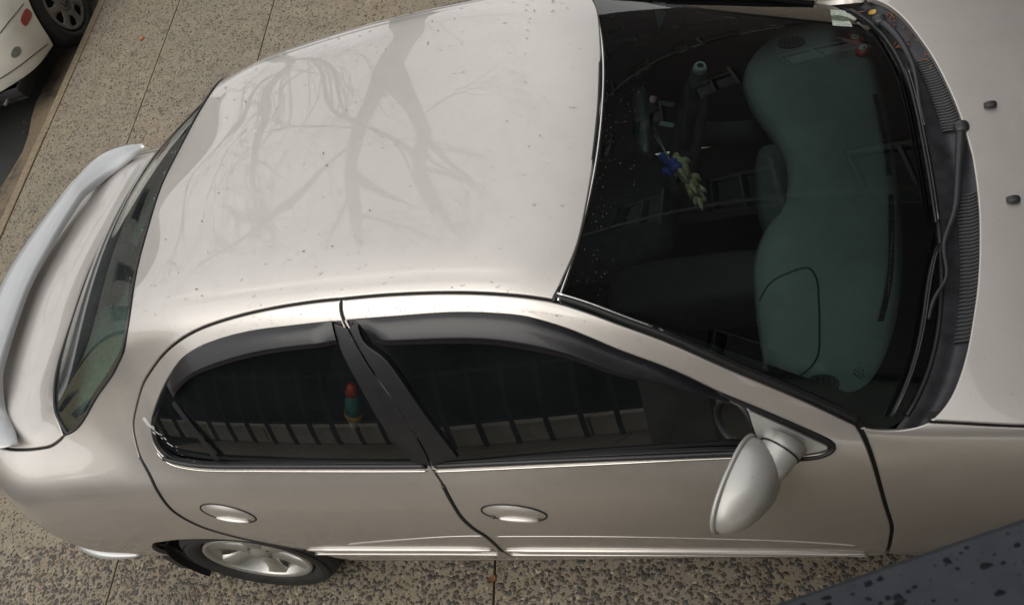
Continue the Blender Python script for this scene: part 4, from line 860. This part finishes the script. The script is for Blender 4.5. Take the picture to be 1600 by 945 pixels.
def leaf(name,p,size,rz,mat,label,grp=None):
    V=[];n=6
    for i in range(n+1):
        t=i/n; w=size*.38*math.sin(math.pi*t)**.8; x=size*(t-.5)
        for s_ in (-1,0,1): V.append((p[0]+x*math.cos(rz)-s_*w*math.sin(rz),p[1]+x*math.sin(rz)+s_*w*math.cos(rz),p[2]+.004+abs(s_)*size*.12+size*.15*(t-.5)**2))
    o=mesh(name,V,[(i*3+j,i*3+j+1,(i+1)*3+j+1,(i+1)*3+j) for i in range(n) for j in range(2)],mat); return tag(o,label,'leaf',grp)
leaf('fallen_leaf',cowlp(.655,.35,.012),.028,.5,'leaf_yellow','yellow leaf caught in the far corner of the wiper cowl')
# ------------------------------------------------------------------ ground (street grid stands 4.3 degrees off the car)
GT=math.radians(4.3)
def gr(x,y): return (x*math.cos(GT)-y*math.sin(GT),x*math.sin(GT)+y*math.cos(GT))
def sheet(name,x0,x1,y0,y1,z,mat,parent=None,label=None,nx=1,ny=1):
    V=[(x0+(x1-x0)*i/nx,y0+(y1-y0)*j/ny,z) for i in range(nx+1) for j in range(ny+1)]
    o=mesh(name,V,[(i*(ny+1)+j,(i+1)*(ny+1)+j,(i+1)*(ny+1)+j+1,i*(ny+1)+j+1) for i in range(nx) for j in range(ny)],mat,parent,False); return o
gnd=tag(sheet('ground',-150,150,-150,150,-.16,'asphalt'),kind='structure')
road=tag(sheet('road',-11.0,-2.63,-80,80,-.10,'asphalt'),kind='structure')
XJ=[-2.555,-1.805,-.972,.73,2.45,5.1]
drv=tag(sheet('driveway',-2.555,5.2,-30,30,-.02,'joint'),kind='structure')
gaps=.004
yj=[-30,-3.05,5.6,30]
for i in range(len(XJ)-1):
    for j in range(3):
        a=(XJ[i]+gaps,yj[j]+gaps,-.06); b_=(XJ[i+1]-gaps,yj[j+1]-gaps,0.0); MB().box(a,b_,.004).build('concrete_slab','aggregate',drv)
# exposed stones set in the slabs
def pebbles(regs,name):
    V=[];F_=[];C=[]; nn=7; cs=np.array([(.030,.028,.027),(.050,.044,.040),(.075,.056,.040),(.10,.075,.053),(.15,.125,.095),(.06,.065,.066),(.32,.27,.20),(.11,.066,.046)]); pr=np.array([.13,.17,.17,.14,.12,.11,.11,.05]); k0=0
    for (x0,x1,y0,y1,dens,rlo,rhi) in regs:
        n=int((x1-x0)*(y1-y0)*dens); px=rng.uniform(x0,x1,n); py=rng.uniform(y0,y1,n); r=rlo+(rhi-rlo)*rng.random(n)**2.6; ci_=rng.choice(len(cs),n,p=pr)
        keep=np.ones(n,bool)
        for xj in XJ: keep&=np.abs(px-xj)>r+gaps
        px,py,r,ci_=px[keep],py[keep],r[keep],ci_[keep]; n=len(px)
        ang=np.linspace(0,2*np.pi,nn+1)[:-1][None]+rng.uniform(0,6.3,(n,1))+rng.uniform(-.25,.25,(n,nn)); rad=r[:,None]*rng.uniform(.65,1.25,(n,nn)); asp=rng.uniform(.55,1,(n,1)); ro=rng.uniform(0,6.3,(n,1))
        ex=rad*np.cos(ang); ey=rad*np.sin(ang)*asp; X=ex*np.cos(ro)-ey*np.sin(ro); Y=ex*np.sin(ro)+ey*np.cos(ro); h=(.0012+.16*r)
        A=np.stack([px[:,None]+X,py[:,None]+Y,np.full((n,nn),.0005)],-1); T_=np.stack([px[:,None]+X*.62,py[:,None]+Y*.62,np.repeat(h[:,None],nn,1)],-1)
        vv=np.concatenate([A,T_],1).reshape(-1,3); V.append(vv); cc=np.clip(cs[ci_]*rng.uniform(.7,1.35,(n,1)),0,1); C.append(np.repeat(cc,2*nn,0))
        b0=(np.arange(n)*2*nn+k0)[:,None]; i=np.arange(nn); j=(i+1)%nn
        q=np.stack([b0+i,b0+j,b0+nn+j,b0+nn+i],-1).reshape(-1,4); F_.append(('q',q)); F_.append(('n',b0+nn+i)); k0+=n*2*nn
    V=np.concatenate(V); C=np.concatenate(C); me=bpy.data.meshes.new(name); loops=np.concatenate([f.ravel() for _,f in F_]); sizes=np.concatenate([np.full(len(f),f.shape[1]) for _,f in F_]); st=np.r_[0,np.cumsum(sizes)[:-1]]
    me.vertices.add(len(V)); me.vertices.foreach_set('co',V.ravel()); me.loops.add(len(loops)); me.loops.foreach_set('vertex_index',loops.astype(np.int32)); me.polygons.add(len(sizes)); me.polygons.foreach_set('loop_start',st.astype(np.int32)); me.polygons.foreach_set('loop_total',sizes.astype(np.int32))
    at_=me.attributes.new('col','FLOAT_COLOR','POINT'); at_.data.foreach_set('color',np.concatenate([C,np.ones((len(C),1))],1).ravel()); me.materials.append(M['pebble']); me.update(calc_edges=True)
    o=bpy.data.objects.new(name,me); col.objects.link(o); return tag(o,'dark pebbles showing in the washed concrete surface','pebbles',kind='stuff')
pebbles([(-1.7,2.6,-1.55,-.55,12500,.0018,.0115),(-1.7,2.6,-1.55,-.55,260,.009,.0160),(-2.545,-.5,-.55,3.9,5200,.0022,.0080),(-.5,2.6,.6,3.9,4200,.0022,.0080)],'pebbles')
# kerb and gutter
for k in range(9):
    y=-9+k*2.2+.35; MB().box((-2.635,y+.004,-.15),(-2.572,y+2.196,-.004+random.uniform(-.003,.003)),.008).build('kerb_stone','kerb_stone',drv)
V=[];n=120
for i in range(n+1):
    y=-8+20*i/n; w=.30+.05*math.sin(y*2.1)+.03*math.sin(y*7.3)
    for t,z in ((0,-.030),(.2,-.058),(.6,-.082),(1,-.0965)): V.append((-2.635-w*t,y,z))
mesh('gutter_dirt',V,[(i*4+j,i*4+j+1,(i+1)*4+j+1,(i+1)*4+j) for i in range(n) for j in range(3)],'gutter_dirt',None); tag(bpy.data.objects['gutter_dirt'],kind='structure')
leaf('fallen_leaf',(-2.241,2.873,.0),.042,1.3,'leaf_orange','small orange leaf on the pavement between the kerb and the sedan')
leaf('fallen_leaf',(.787,-.80,.0),.034,1.0,'leaf_brown','brown leaf lying in the slab joint below the rear door'); leaf('fallen_leaf',(-2.69,1.25,.0),.03,.4,'leaf_yellow','yellow leaf on the kerb edge below the spoiler')
tw=MB()
for k in range(60):
    x=random.uniform(-2.57,-2.51) if k<36 else random.uniform(-3.0,-2.7); y=random.uniform(.8,3.9); z=.004 if k<36 else -.088; a=random.uniform(0,6.3); l=random.uniform(.006,.02); tw.tube([(x,y,z),(x+l*math.cos(a),y+l*math.sin(a),z+.003)],random.uniform(.001,.003),4)
tag(tw.build('leaf_litter','leaf_brown'),'brown twigs and leaf bits along the kerb joint','leaf litter',kind='stuff')
for o in (road,drv,bpy.data.objects['gutter_dirt'],bpy.data.objects['pebbles'],bpy.data.objects['leaf_litter']): o.rotation_euler=(0,0,GT)
# ------------------------------------------------------------------ white car at the kerb
bt=empty('parked_car',(-3.52,4.4,-.10),'white rounded hatchback parked at the kerb with red side marker','car')
BC=[[(0,0,.62),(.12,0,.80),(.4,0,1.08),(.9,0,1.36),(1.6,0,1.50),(2.3,0,1.46),(2.9,0,1.10),(3.4,0,.92),(4.05,0,.62)],
 [(0,.35,.60),(.12,.35,.77),(.4,.35,1.05),(.9,.33,1.33),(1.6,.33,1.47),(2.3,.33,1.43),(2.9,.36,1.07),(3.4,.4,.9),(4.05,.4,.6)],
 [(0,.58,.55),(.12,.56,.70),(.4,.55,.93),(.9,.53,1.18),(1.6,.53,1.34),(2.3,.53,1.30),(2.9,.55,1.0),(3.4,.58,.86),(4.05,.6,.56)],
 [(0,.72,.52),(.12,.71,.64),(.4,.70,.80),(.9,.67,.92),(1.6,.66,.93),(2.3,.66,.92),(2.9,.66,.88),(3.4,.68,.80),(4.05,.7,.5)],
 [(0,.80,.48),(.12,.80,.57),(.4,.81,.68),(.9,.82,.74),(1.6,.78,.76),(2.3,.78,.76),(2.9,.81,.74),(3.4,.81,.68),(4.05,.78,.46)],
 [(0,.83,.43),(.12,.84,.48),(.4,.86,.54),(.9,.87,.56),(1.6,.83,.56),(2.3,.83,.56),(2.9,.86,.56),(3.4,.86,.54),(4.05,.82,.42)],
 [(0,.83,.38),(.12,.84,.40),(.4,.86,.42),(.9,.87,.42),(1.6,.835,.4),(2.3,.835,.4),(2.9,.86,.4),(3.4,.86,.4),(4.05,.82,.38)],
 [(0,.80,.33),(.12,.815,.32),(.4,.84,.30),(.9,.855,.27),(1.6,.82,.24),(2.3,.82,.24),(2.9,.84,.27),(3.4,.84,.3),(4.05,.8,.33)],
 [(0,.77,.29),(.12,.79,.27),(.4,.815,.235),(.9,.83,.20),(1.6,.80,.19),(2.3,.80,.19),(2.9,.82,.2),(3.4,.81,.24),(4.05,.77,.29)]]
S2=Surf(BC,np.r_[np.linspace(0,.6,70),np.linspace(.62,3.5,150),np.linspace(3.51,4.05,40)],lambda l:(1-.60*np.clip((.48-l)/.48,0,1)**2.6)*(1-.5*np.clip((l-3.4)/.65,0,1)**2.6),6,2)
def E2(S,q,off=0.):
    p,n=evs(S,q,off); R_=lambda a:np.stack([-a[:,1],a[:,0],a[:,2]],1); w=R_(p)+np.array([-3.52,2.52,-.10]); return w,R_(n)
def arch2(l0,s):
    o=[]
    for k in range(17):
        t=math.pi*(k/16); l=l0+.365*math.cos(t); z=.295+.365*math.sin(t); o.append((l,s*vz(S2,l,max(z,.20))))
    return o
for s in (1,-1):     # v>0 is the kerb side (+x) after the turn
    pass
ar=arch2(.94,1); af=arch2(3.10,1)
bot=7.99
hp=pth([(.004,.01),(.004,2),(.004,5),(.004,7.9)],[(.004,7.9),(.3,bot),(ar[-1][0],bot)],[(ar[-1][0],bot)]+rev(ar)+[(ar[0][0],bot)],[(ar[0][0],bot),(af[-1][0],bot)],[(af[-1][0],bot)]+rev(af)+[(af[0][0],bot)],[(af[0][0],bot),(4.04,bot)],[(4.04,bot),(4.04,4),(4.04,.01)])
h3=hp[hp[:,1]>2e-3]; bfull=np.concatenate([h3,(h3*[1,-1])[::-1]])
bb=panel('body',S2,bfull,'white_paint',bt,gap=0,fold=.03,step=.035,E=E2,edge=.004)
P=E2(S2,np.array([[.004,v*VS] for v in np.linspace(-8,8,61)]))[0]; mesh('rear_panel',P,[tuple(range(len(P)))],'white_paint',bt,False)
# marker lamp, bumper lens, tail lamps, bumper seams
def oval(l,v,a,b_,rot,E_=1.0,n=28,e=.6):
    o=[]
    for k in range(n):
        t=2*math.pi*k/n; x=math.copysign(abs(math.cos(t))**e,math.cos(t))*a; y=math.copysign(abs(math.sin(t))**e,math.sin(t))*b_; o.append((l+x*math.cos(rot)-y*math.sin(rot),v*VS+(x*math.sin(rot)+y*math.cos(rot))*E_))
    return np.array(o)
vm=vz(S2,.53,.495)
panel('side_marker',S2,oval(.53,vm,.068,.022,0.,1.1),'marker_red',bt,gap=0,off=.006,fold=.012,step=.02,E=E2,edge=.006)
panel('bumper_lens',S2,oval(.29,vz(S2,.29,.42),.034,.022,0.,1.2,e=1.),'lens_grey',bt,gap=0,off=.004,fold=.01,step=.015,E=E2,edge=.004)
panel('tail_light',S2,oval(.345,vz(S2,.345,.74),.10,.085,.0,1.,e=1.),'tail_red',bt,gap=0,off=.008,fold=.012,step=.03,E=E2,edge=.01)
for s in (1,-1):
    MB().tube(E2(S2,cr(np.array([(.05,s*vz(S2,.05,.36)),(.2,s*vz(S2,.2,.345)),(.38,s*vz(S2,.38,.315)),(.52,s*vz(S2,.52,.27))])*[1,VS],.02),.001)[0],.004,6).build('bumper_seam','steel_dark',bt,True)
    MB().tube(E2(S2,cr(np.array([(.02,s*vz(S2,.02,.52)),(.2,s*vz(S2,.2,.56)),(.42,s*vz(S2,.42,.57)),(.60,s*vz(S2,.60,.55))])*[1,VS],.02),.0)[0],.003,6).build('bumper_seam','steel_dark',bt,True)
def wheel2(yc,sx):
    w=empty('wheel',(-3.52+sx*.76,yc,.20),parent=bt); T=lambda V:[(-3.52+sx*(.76+p[1]),yc+p[0],.20+p[2]) for p in V]; R=.30; Rr=.195; hw=.09
    V,F_=lathe([(Rr,-.02),(Rr+.01,hw*.8),(Rr+.03,hw),((R+Rr)/2,hw*1.03),(R-.03,hw*.95),(R-.01,hw*.8),(R,hw*.5),(R,-hw*.5),(R-.02,-hw)],48); mesh('tyre',T(V),F_,'tyre',w)
    rm=MB(); V,F_=lathe([(Rr+.004,hw*.80),(Rr,hw*.93),(Rr-.012,hw*.90),(Rr-.025,hw*.82)],48); rm.add(T(V),F_)
    V,F_=lathe([(.0001,hw*.98),(.052,hw*.97),(.060,hw*.90),(.085,hw*.95),(.098,hw*.93)],40); rm.add(T(V),F_)
    for k in range(7):
        a=2*math.pi*k/7+.25; ca,sa=math.cos(a),math.sin(a); V=[]
        for (r,hwid,d) in ((.090,.036,.94),(.12,.026,.96),(.15,.032,.92),(Rr-.018,.060,.86)):
            for (t,dd) in ((-1,-.12),(-.8,0),(.8,0),(1,-.12)): V.append((r*ca-t*hwid*sa,hw*(d+dd),r*sa+t*hwid*ca))
        rm.add(T(V),[(i*4+j,i*4+j+1,(i+1)*4+j+1,(i+1)*4+j) for i in range(3) for j in range(3)])
    rm.build('hubcap','hubcap_shaded',w,True)
    V,F_=lathe([(.001,hw*.45),(Rr,hw*.40)],32); mesh('wheel_disc',T(V),F_,'underbody',w)
    em=MB(); y=hw*1.0
    for k in range(22): a=2*math.pi*k/22; em.tube(T([(.058*math.cos(a),y*.95,.058*math.sin(a)),(.066*math.cos(a),y*.95,.066*math.sin(a))]),.003,4)
    em.tube(T([(.040*math.cos(a),y,.040*math.sin(a)) for a in np.linspace(0,2*np.pi,29)]),.0026,5,cap=False)
    for ln in (((-.013,.036),(0,.006),(.013,.036)),((-.034,.018),(-.014,-.034),(0,-.002),(.014,-.034),(.034,.018))): em.tube(T([(a,y,b_) for a,b_ in ln]),.0026,5)
    em.build('hub_emblem','steel_dark',w,True)
    V=[];n=20
    for i in range(n+1):
        a=math.pi*1.1*i/n-.16
        for xx in (.40,.835): V.append((-3.52+sx*xx,yc+.372*math.cos(a),.195+.372*math.sin(a)))
    mesh('arch_liner',V,[(2*i,2*i+1,2*i+3,2*i+2) for i in range(n)],'underbody',bt)
for yc in (3.46,5.62):
    for sx in (1,-1): wheel2(yc,sx)
MB().box((-4.24,2.67,.06),(-2.80,6.3,.16)).build('underbody','underbody',bt)
MB().box((-3.05,2.65,.09),(-2.79,2.91,.16),.02).build('exhaust_shield','underbody',bt)
MB().tube([(-2.93,2.60,.10),(-2.93,2.80,.10)],.012,12).build('exhaust_tip','steel_dark',bt,True)
bt.location=(*gr(-3.52,4.4),-.10); bt.rotation_euler=(0,0,GT)
# ------------------------------------------------------------------ bare street tree (its crown mirrors in the sedan roof)
def limb(mb,pts,jit=0.):
    P=cr(np.array(pts)[:,:3],.25); rr=np.interp(np.linspace(0,1,len(P)),np.linspace(0,1,len(pts)),[p[3] for p in pts]); mb.tube(P,list(rr),8); return P,rr
def twigs(mb,P,rr,lvl,rnd):
    n=len(P)
    if lvl==0: return
    for k in range(3 if lvl>1 else 4):
        i=rnd.randrange(max(1,n//3),n); p=Vector(P[i]); r=max(.006,rr[i]*.5); d=(Vector(P[min(n-1,i+1)])-Vector(P[max(0,i-1)])).normalized(); d=(d+Vector((rnd.uniform(-1,1),rnd.uniform(-1,1),rnd.uniform(-.2,.9)))*.9).normalized(); l=rnd.uniform(.8,1.8)*(.45+.28*lvl)
        Q=[p]; 
        for s_ in range(4): d=(d+Vector((rnd.uniform(-1,1),rnd.uniform(-1,1),rnd.uniform(-.5,.8)))*.28).normalized(); Q.append(Q[-1]+d*(l/4))
        R_=[r*(1-.8*t/4)+.003 for t in range(5)]; mb.tube(Q,R_,5); twigs(mb,[tuple(q) for q in Q],R_,lvl-1,rnd)
def tree(loc,trunk,limbs,label,seed,lv=3):
    t=empty('street_tree',loc,label,'tree'); mb=MB(); limb(mb,trunk); mb.build('trunk','bark',t,True); rnd=random.Random(seed)
    cr_=MB()
    for lb in limbs: P,rr=limb(cr_,lb); twigs(cr_,P,rr,lv,rnd)
    cr_.build('crown','bark',t,True)
tree((-1.7,6.65,0),[(-1.55,6.75,-.02,.44),(-1.58,6.74,.6,.37),(-1.72,6.68,3.0,.33),(-1.9,6.6,4.9,.314),(-2.19,6.43,5.45,.30),(-2.40,6.31,5.63,.29),(-2.56,6.21,5.75,.26)],
 [[(-2.5,6.24,5.6,.23),(-2.89,6.02,6.15,.193),(-3.49,5.68,7.64,.185),(-3.8,5.5,8.21,.165),(-3.93,5.42,9.03,.136),(-4.57,5.06,11.66,.106)],
  [(-2.36,6.33,5.6,.20),(-2.13,6.46,6.58,.166),(-2.16,6.44,7.74,.168),(-2.27,6.38,8.7,.165),(-2.56,6.22,9.48,.139),(-2.54,6.22,10.17,.115),(-2.47,6.27,11.31,.082),(-2.63,6.17,13.81,.058)],
  [(-2.98,5.97,6.9,.065),(-2.8,6.08,8.03,.064),(-2.57,6.21,9.17,.075)],
  [(-3.05,5.92,6.3,.05),(-3.25,5.81,5.55,.041),(-3.35,5.76,4.92,.037),(-3.34,5.77,4.75,.036),(-3.18,5.86,4.19,.03)],
  [(-3.6,5.62,7.5,.06),(-4.67,4.99,7.4,.05),(-5.27,4.65,6.95,.04),(-6.03,4.21,6.7,.03),(-7.02,3.64,6.8,.02)],
  [(-3.77,5.52,8.5,.055),(-4.36,5.17,8.86,.041),(-5.16,4.71,10.3,.035)],
  [(-2.1,6.47,7.5,.035),(-1.44,6.86,7.0,.024),(-1.17,7.01,7.3,.016)],
  [(-2.47,6.27,11.2,.06),(-2.57,6.21,14.5,.045),(-2.9,6.0,18.,.03)],
  [(-3.2,5.84,6.6,.035),(-3.58,5.63,5.6,.028),(-3.94,5.42,4.89,.026),(-4.3,5.2,4.5,.018)],
  [(-4.0,5.4,9.1,.06),(-3.3,5.6,10.6,.045),(-2.9,5.5,12.4,.03)],[(-2.5,6.25,9.6,.05),(-1.7,6.6,10.8,.035),(-1.2,6.8,12.2,.02)]],'tall bare street tree with forked trunk on the pavement',4,4)
tree((-4.6,7.9,-.1),[(-4.6,7.9,-.12,.24),(-4.6,7.8,1.5,.19),(-4.62,7.5,3.6,.15)],
 [[(-4.62,7.5,3.4,.12),(-4.7,7.28,4.6,.095),(-5.05,6.92,5.08,.086),(-5.27,6.71,5.14,.077),(-5.41,6.57,5.3,.073),(-5.97,6.01,6.61,.068),(-6.37,5.61,7.4,.052)],
  [(-4.8,7.2,4.9,.065),(-5.56,6.42,4.6,.06),(-5.92,6.06,3.95,.05),(-6.4,5.6,3.8,.037),(-7.2,4.78,4.46,.03)],[(-5.51,6.46,5.0,.04),(-5.84,6.14,4.8,.034),(-6.52,5.46,5.65,.033),(-7.02,4.96,5.91,.027)],[(-4.65,7.4,3.8,.07),(-4.3,7.4,5.5,.05),(-4.2,7.4,7.2,.03)]],'slim bare tree rising from the road verge behind the parked hatchback',9,3)
# ------------------------------------------------------------------ brick house at the head of the drive (mirrors in the windshield)
def house(name,label,X,y0,y1,h,wall,face,cols,rows,wy,wz,z0,dzr,depth=6.0):
    """face=-1: facade looks to -x, +1: to +x"""
    t=empty(name,(X,(y0+y1)/2,0),label,'house')
    ys_=[y0+(y1-y0)*(c+.5)/cols for c in range(cols)]; zs_=[z0+dzr*r for r in range(rows)]
    # facade as wall strips around real openings
    w=MB(); th=.25; xa,xb=(X,X+th) if face<0 else (X-th,X); zc=0.
    for z in zs_+[None]:
        top=h if z is None else z-wz/2; w.box((xa,y0,zc),(xb,y1,top))
        if z is None: break
        yc=y0
        for y in ys_+[None]:
            e=y1 if y is None else y-wy/2; w.box((xa,yc,z-wz/2),(xb,e,z+wz/2)); 
            if y is not None: yc=y+wy/2
        zc=z+wz/2
    w.build('wall',wall,t); xd=X+depth if face<0 else X-depth
    s=MB(); s.box((min(xb,xd) if face<0 else xd,y0,0),(max(xb,xd) if face<0 else xa,y0+.2,h)); s.box((min(xb,xd) if face<0 else xd,y1-.2,0),(max(xb,xd) if face<0 else xa,y1,h)); s.box((xd-.2,y0+.2,0),(xd,y1-.2,h)); s.build('side_wall',wall,t); MB().box((min(X,xd)+.3,y0+.25,2.9),(max(X,xd)-.3,y1-.25,3.0)).build('storey_floor','interior_dark',t)
    MB().box((min(X,xd)-.2,y0-.2,h),(max(X,xd)+.2,y1+.2,h+.35)).build('roof','roofing',t)
    for y in ys_:
        for z in zs_:
            f=MB(); xf=X-face*.10; d=.05
            for (a,b_,c,d_) in ((-wy/2,-wy/2+.07,-wz/2,wz/2),(wy/2-.07,wy/2,-wz/2,wz/2),(-wy/2+.07,wy/2-.07,-wz/2,-wz/2+.07),(-wy/2+.07,wy/2-.07,wz/2-.07,wz/2),(-wy/2+.07,wy/2-.07,-.03,.03)): f.box((xf-d,y+a,z+c),(xf+d,y+b_,z+d_))
            win=f.build('window','frame_white',t); mesh('pane',[(xf-face*.02,y-wy/2,z-wz/2),(xf-face*.02,y+wy/2,z-wz/2),(xf-face*.02,y+wy/2,z+wz/2),(xf-face*.02,y-wy/2,z+wz/2)],[(0,1,2,3) if face>0 else (3,2,1,0)],'house_glass',win,False)
            MB().box((X-.06*(1 if face<0 else -1) if face<0 else X,y-wy/2-.1,z-wz/2-.10),(X+.0 if face<0 else X+.06,y+wy/2+.1,z-wz/2)).build('sill','frame_white',win)
    return t
bh=house('brick_house','dark red brick apartment house with white windows at the head of the drive',5.2,-4.5,28.0,13.6,'brick',-1,7,4,1.1,1.7,1.9,3.1)
for y in (2.1,11.3): MB().tube([(5.14,y,0),(5.14,y,13.4)],.05,8).build('downpipe','frame_white',bh,True)
house('yellow_house','yellow stucco row house across the street',-12.5,-9,1.0,4.7,'stucco_yellow',1,4,1,1.0,1.5,2.0,2.9)
house('cream_house','cream stucco row house across the street beside the yellow house',-12.5,1.3,12.0,5.0,'stucco_cream',1,4,1,1.0,1.5,1.9,2.6)
# ------------------------------------------------------------------ low wall, hedge and railing beside the drive (mirror in the side windows)
wl=empty('garden_wall',(-1,-3.6,0),'low pale stone garden wall under the hedge beside the drive','wall')
for k in range(16): MB().box((-9+.65*k+.008,-3.72,0.),(-9+.65*(k+1)-.008,-3.44,.32),.01).build('coping_block','stone_pale',wl)
fe_=empty('iron_railing',(-1,-3.25,0),'black iron railing with upright bars in front of the garden wall','railing')
for k in range(50): x=-8.9+.205*k; MB().box((x-.014,-3.374,0),(x+.014,-3.346,1.25)).build('bar','iron',fe_)
for z in (.40,1.15): MB().box((-9.0,-3.38,z),(1.2,-3.34,z+.035)).build('rail','iron',fe_)
hg=MB(); rnd=random.Random(11)
for k in range(17000):
    p=Vector((rnd.uniform(-9,1.3),rnd.uniform(-4.04,-3.94),rnd.uniform(.1,2.0)+.10*math.sin(k))); d=Vector((rnd.uniform(-1,1),rnd.uniform(-.3,.3),rnd.uniform(-.6,1))).normalized(); s_=rnd.uniform(.03,.07); u=d.cross(Vector((rnd.uniform(-.3,.3),1,.4))).normalized()*s_*.4; hg.add([p-u,p+d*s_*.5,p+u,p-d*s_*.5],[(0,1,2,3)])
hg.box((-9,-4.75,0),(1.3,-4.0,1.95)); tag(hg.build('hedge','hedge'),'dense dark evergreen hedge behind the garden wall','hedge')
# ------------------------------------------------------------------ balcony the picture is taken from
bl=empty('balcony',(3.4,-2.6,0),'stone stoop with a wet dark metal parapet cap above the drive','balcony')
ex=Vector((.165,.058,0)).normalized(); ey=Vector((-ex.y,ex.x,0)); o0=Vector((1.993,-1.528,2.30))
def Lp(a,b_,z): p=o0+ex*a+ey*b_; return (p.x,p.y,z)
V=[];n=60; prof=[(-.42,2.262),(-.42,2.296),(-.06,2.302),(-.05,2.3035),(-.028,2.2985),(0.,2.296),(.004,2.290),(.004,2.262)]
for i in range(n+1):
    a=-.75+3.2*i/n
    for (b_,z) in prof: V.append(Lp(a,b_,z))
k=len(prof); F_=[(i*k+j,(i+1)*k+j,(i+1)*k+(j+1)%k,i*k+(j+1)%k) for i in range(n) for j in range(k)]+[tuple(range(k-1,-1,-1)),tuple(n*k+j for j in range(k))]
cap=mesh('parapet_cap',V,F_,'wet_ledge',bl,False)
V=[Lp(a,b_,z) for a in (-.70,2.4) for b_ in (-.36,-.06) for z in (1.30,2.262)]; mesh('parapet_wall',V,[(0,1,3,2),(4,6,7,5),(0,4,5,1),(2,3,7,6),(0,2,6,4),(1,5,7,3)],'balcony_stone',bl,False)
V=[Lp(a,b_,z) for a in (-.80,2.9) for b_ in (-2.3,-.03) for z in (1.16,1.298)]; mesh('floor_slab',V,[(0,1,3,2),(4,6,7,5),(0,4,5,1),(2,3,7,6),(0,2,6,4),(1,5,7,3)],'balcony_stone',bl,False)
for a,b_ in ((-.6,-.2),(2.3,-.2),(-.6,-2.1),(2.3,-2.1)): p=Lp(a,b_,0); MB().box((p[0]-.12,p[1]-.12,0),(p[0]+.12,p[1]+.12,1.16)).build('post','balcony_stone',bl)
wdp=MB(); rnd=random.Random(5)
for k in range(2000):
    a=rnd.uniform(-.3,.6); b_=-.003-.25*rnd.random()**1.3; r=rnd.choice((.0007,.0009,.0012,.0016,.0022,.0030))*rnd.uniform(.8,1.2); zz=np.interp(b_,[-.42,-.06,-.05,-.028,0],[2.296,2.302,2.3035,2.2985,2.296])
    V=[]
    an=[2*math.pi*i/12 for i in range(12)]; rr_=[rnd.uniform(.75,1.25) for _ in an]
    for sc,h in ((1,-.0004),(.8,.025*r),(.4,.04*r)): V+= [Lp(a+r*sc*q*math.cos(t)*1.2,b_+r*sc*q*math.sin(t),zz+h) for t,q in zip(an,rr_)]
    wdp.add(V,[(g*12+i,g*12+(i+1)%12,(g+1)*12+(i+1)%12,(g+1)*12+i) for g in range(2) for i in range(12)]+[tuple(24+i for i in range(12))])
plain('drop_dark',(.006,.007,.009),.7).set(Specular_IOR_Level=.08)
tag(wdp.build('water_drops','drop_dark',bl,True),kind='stuff')
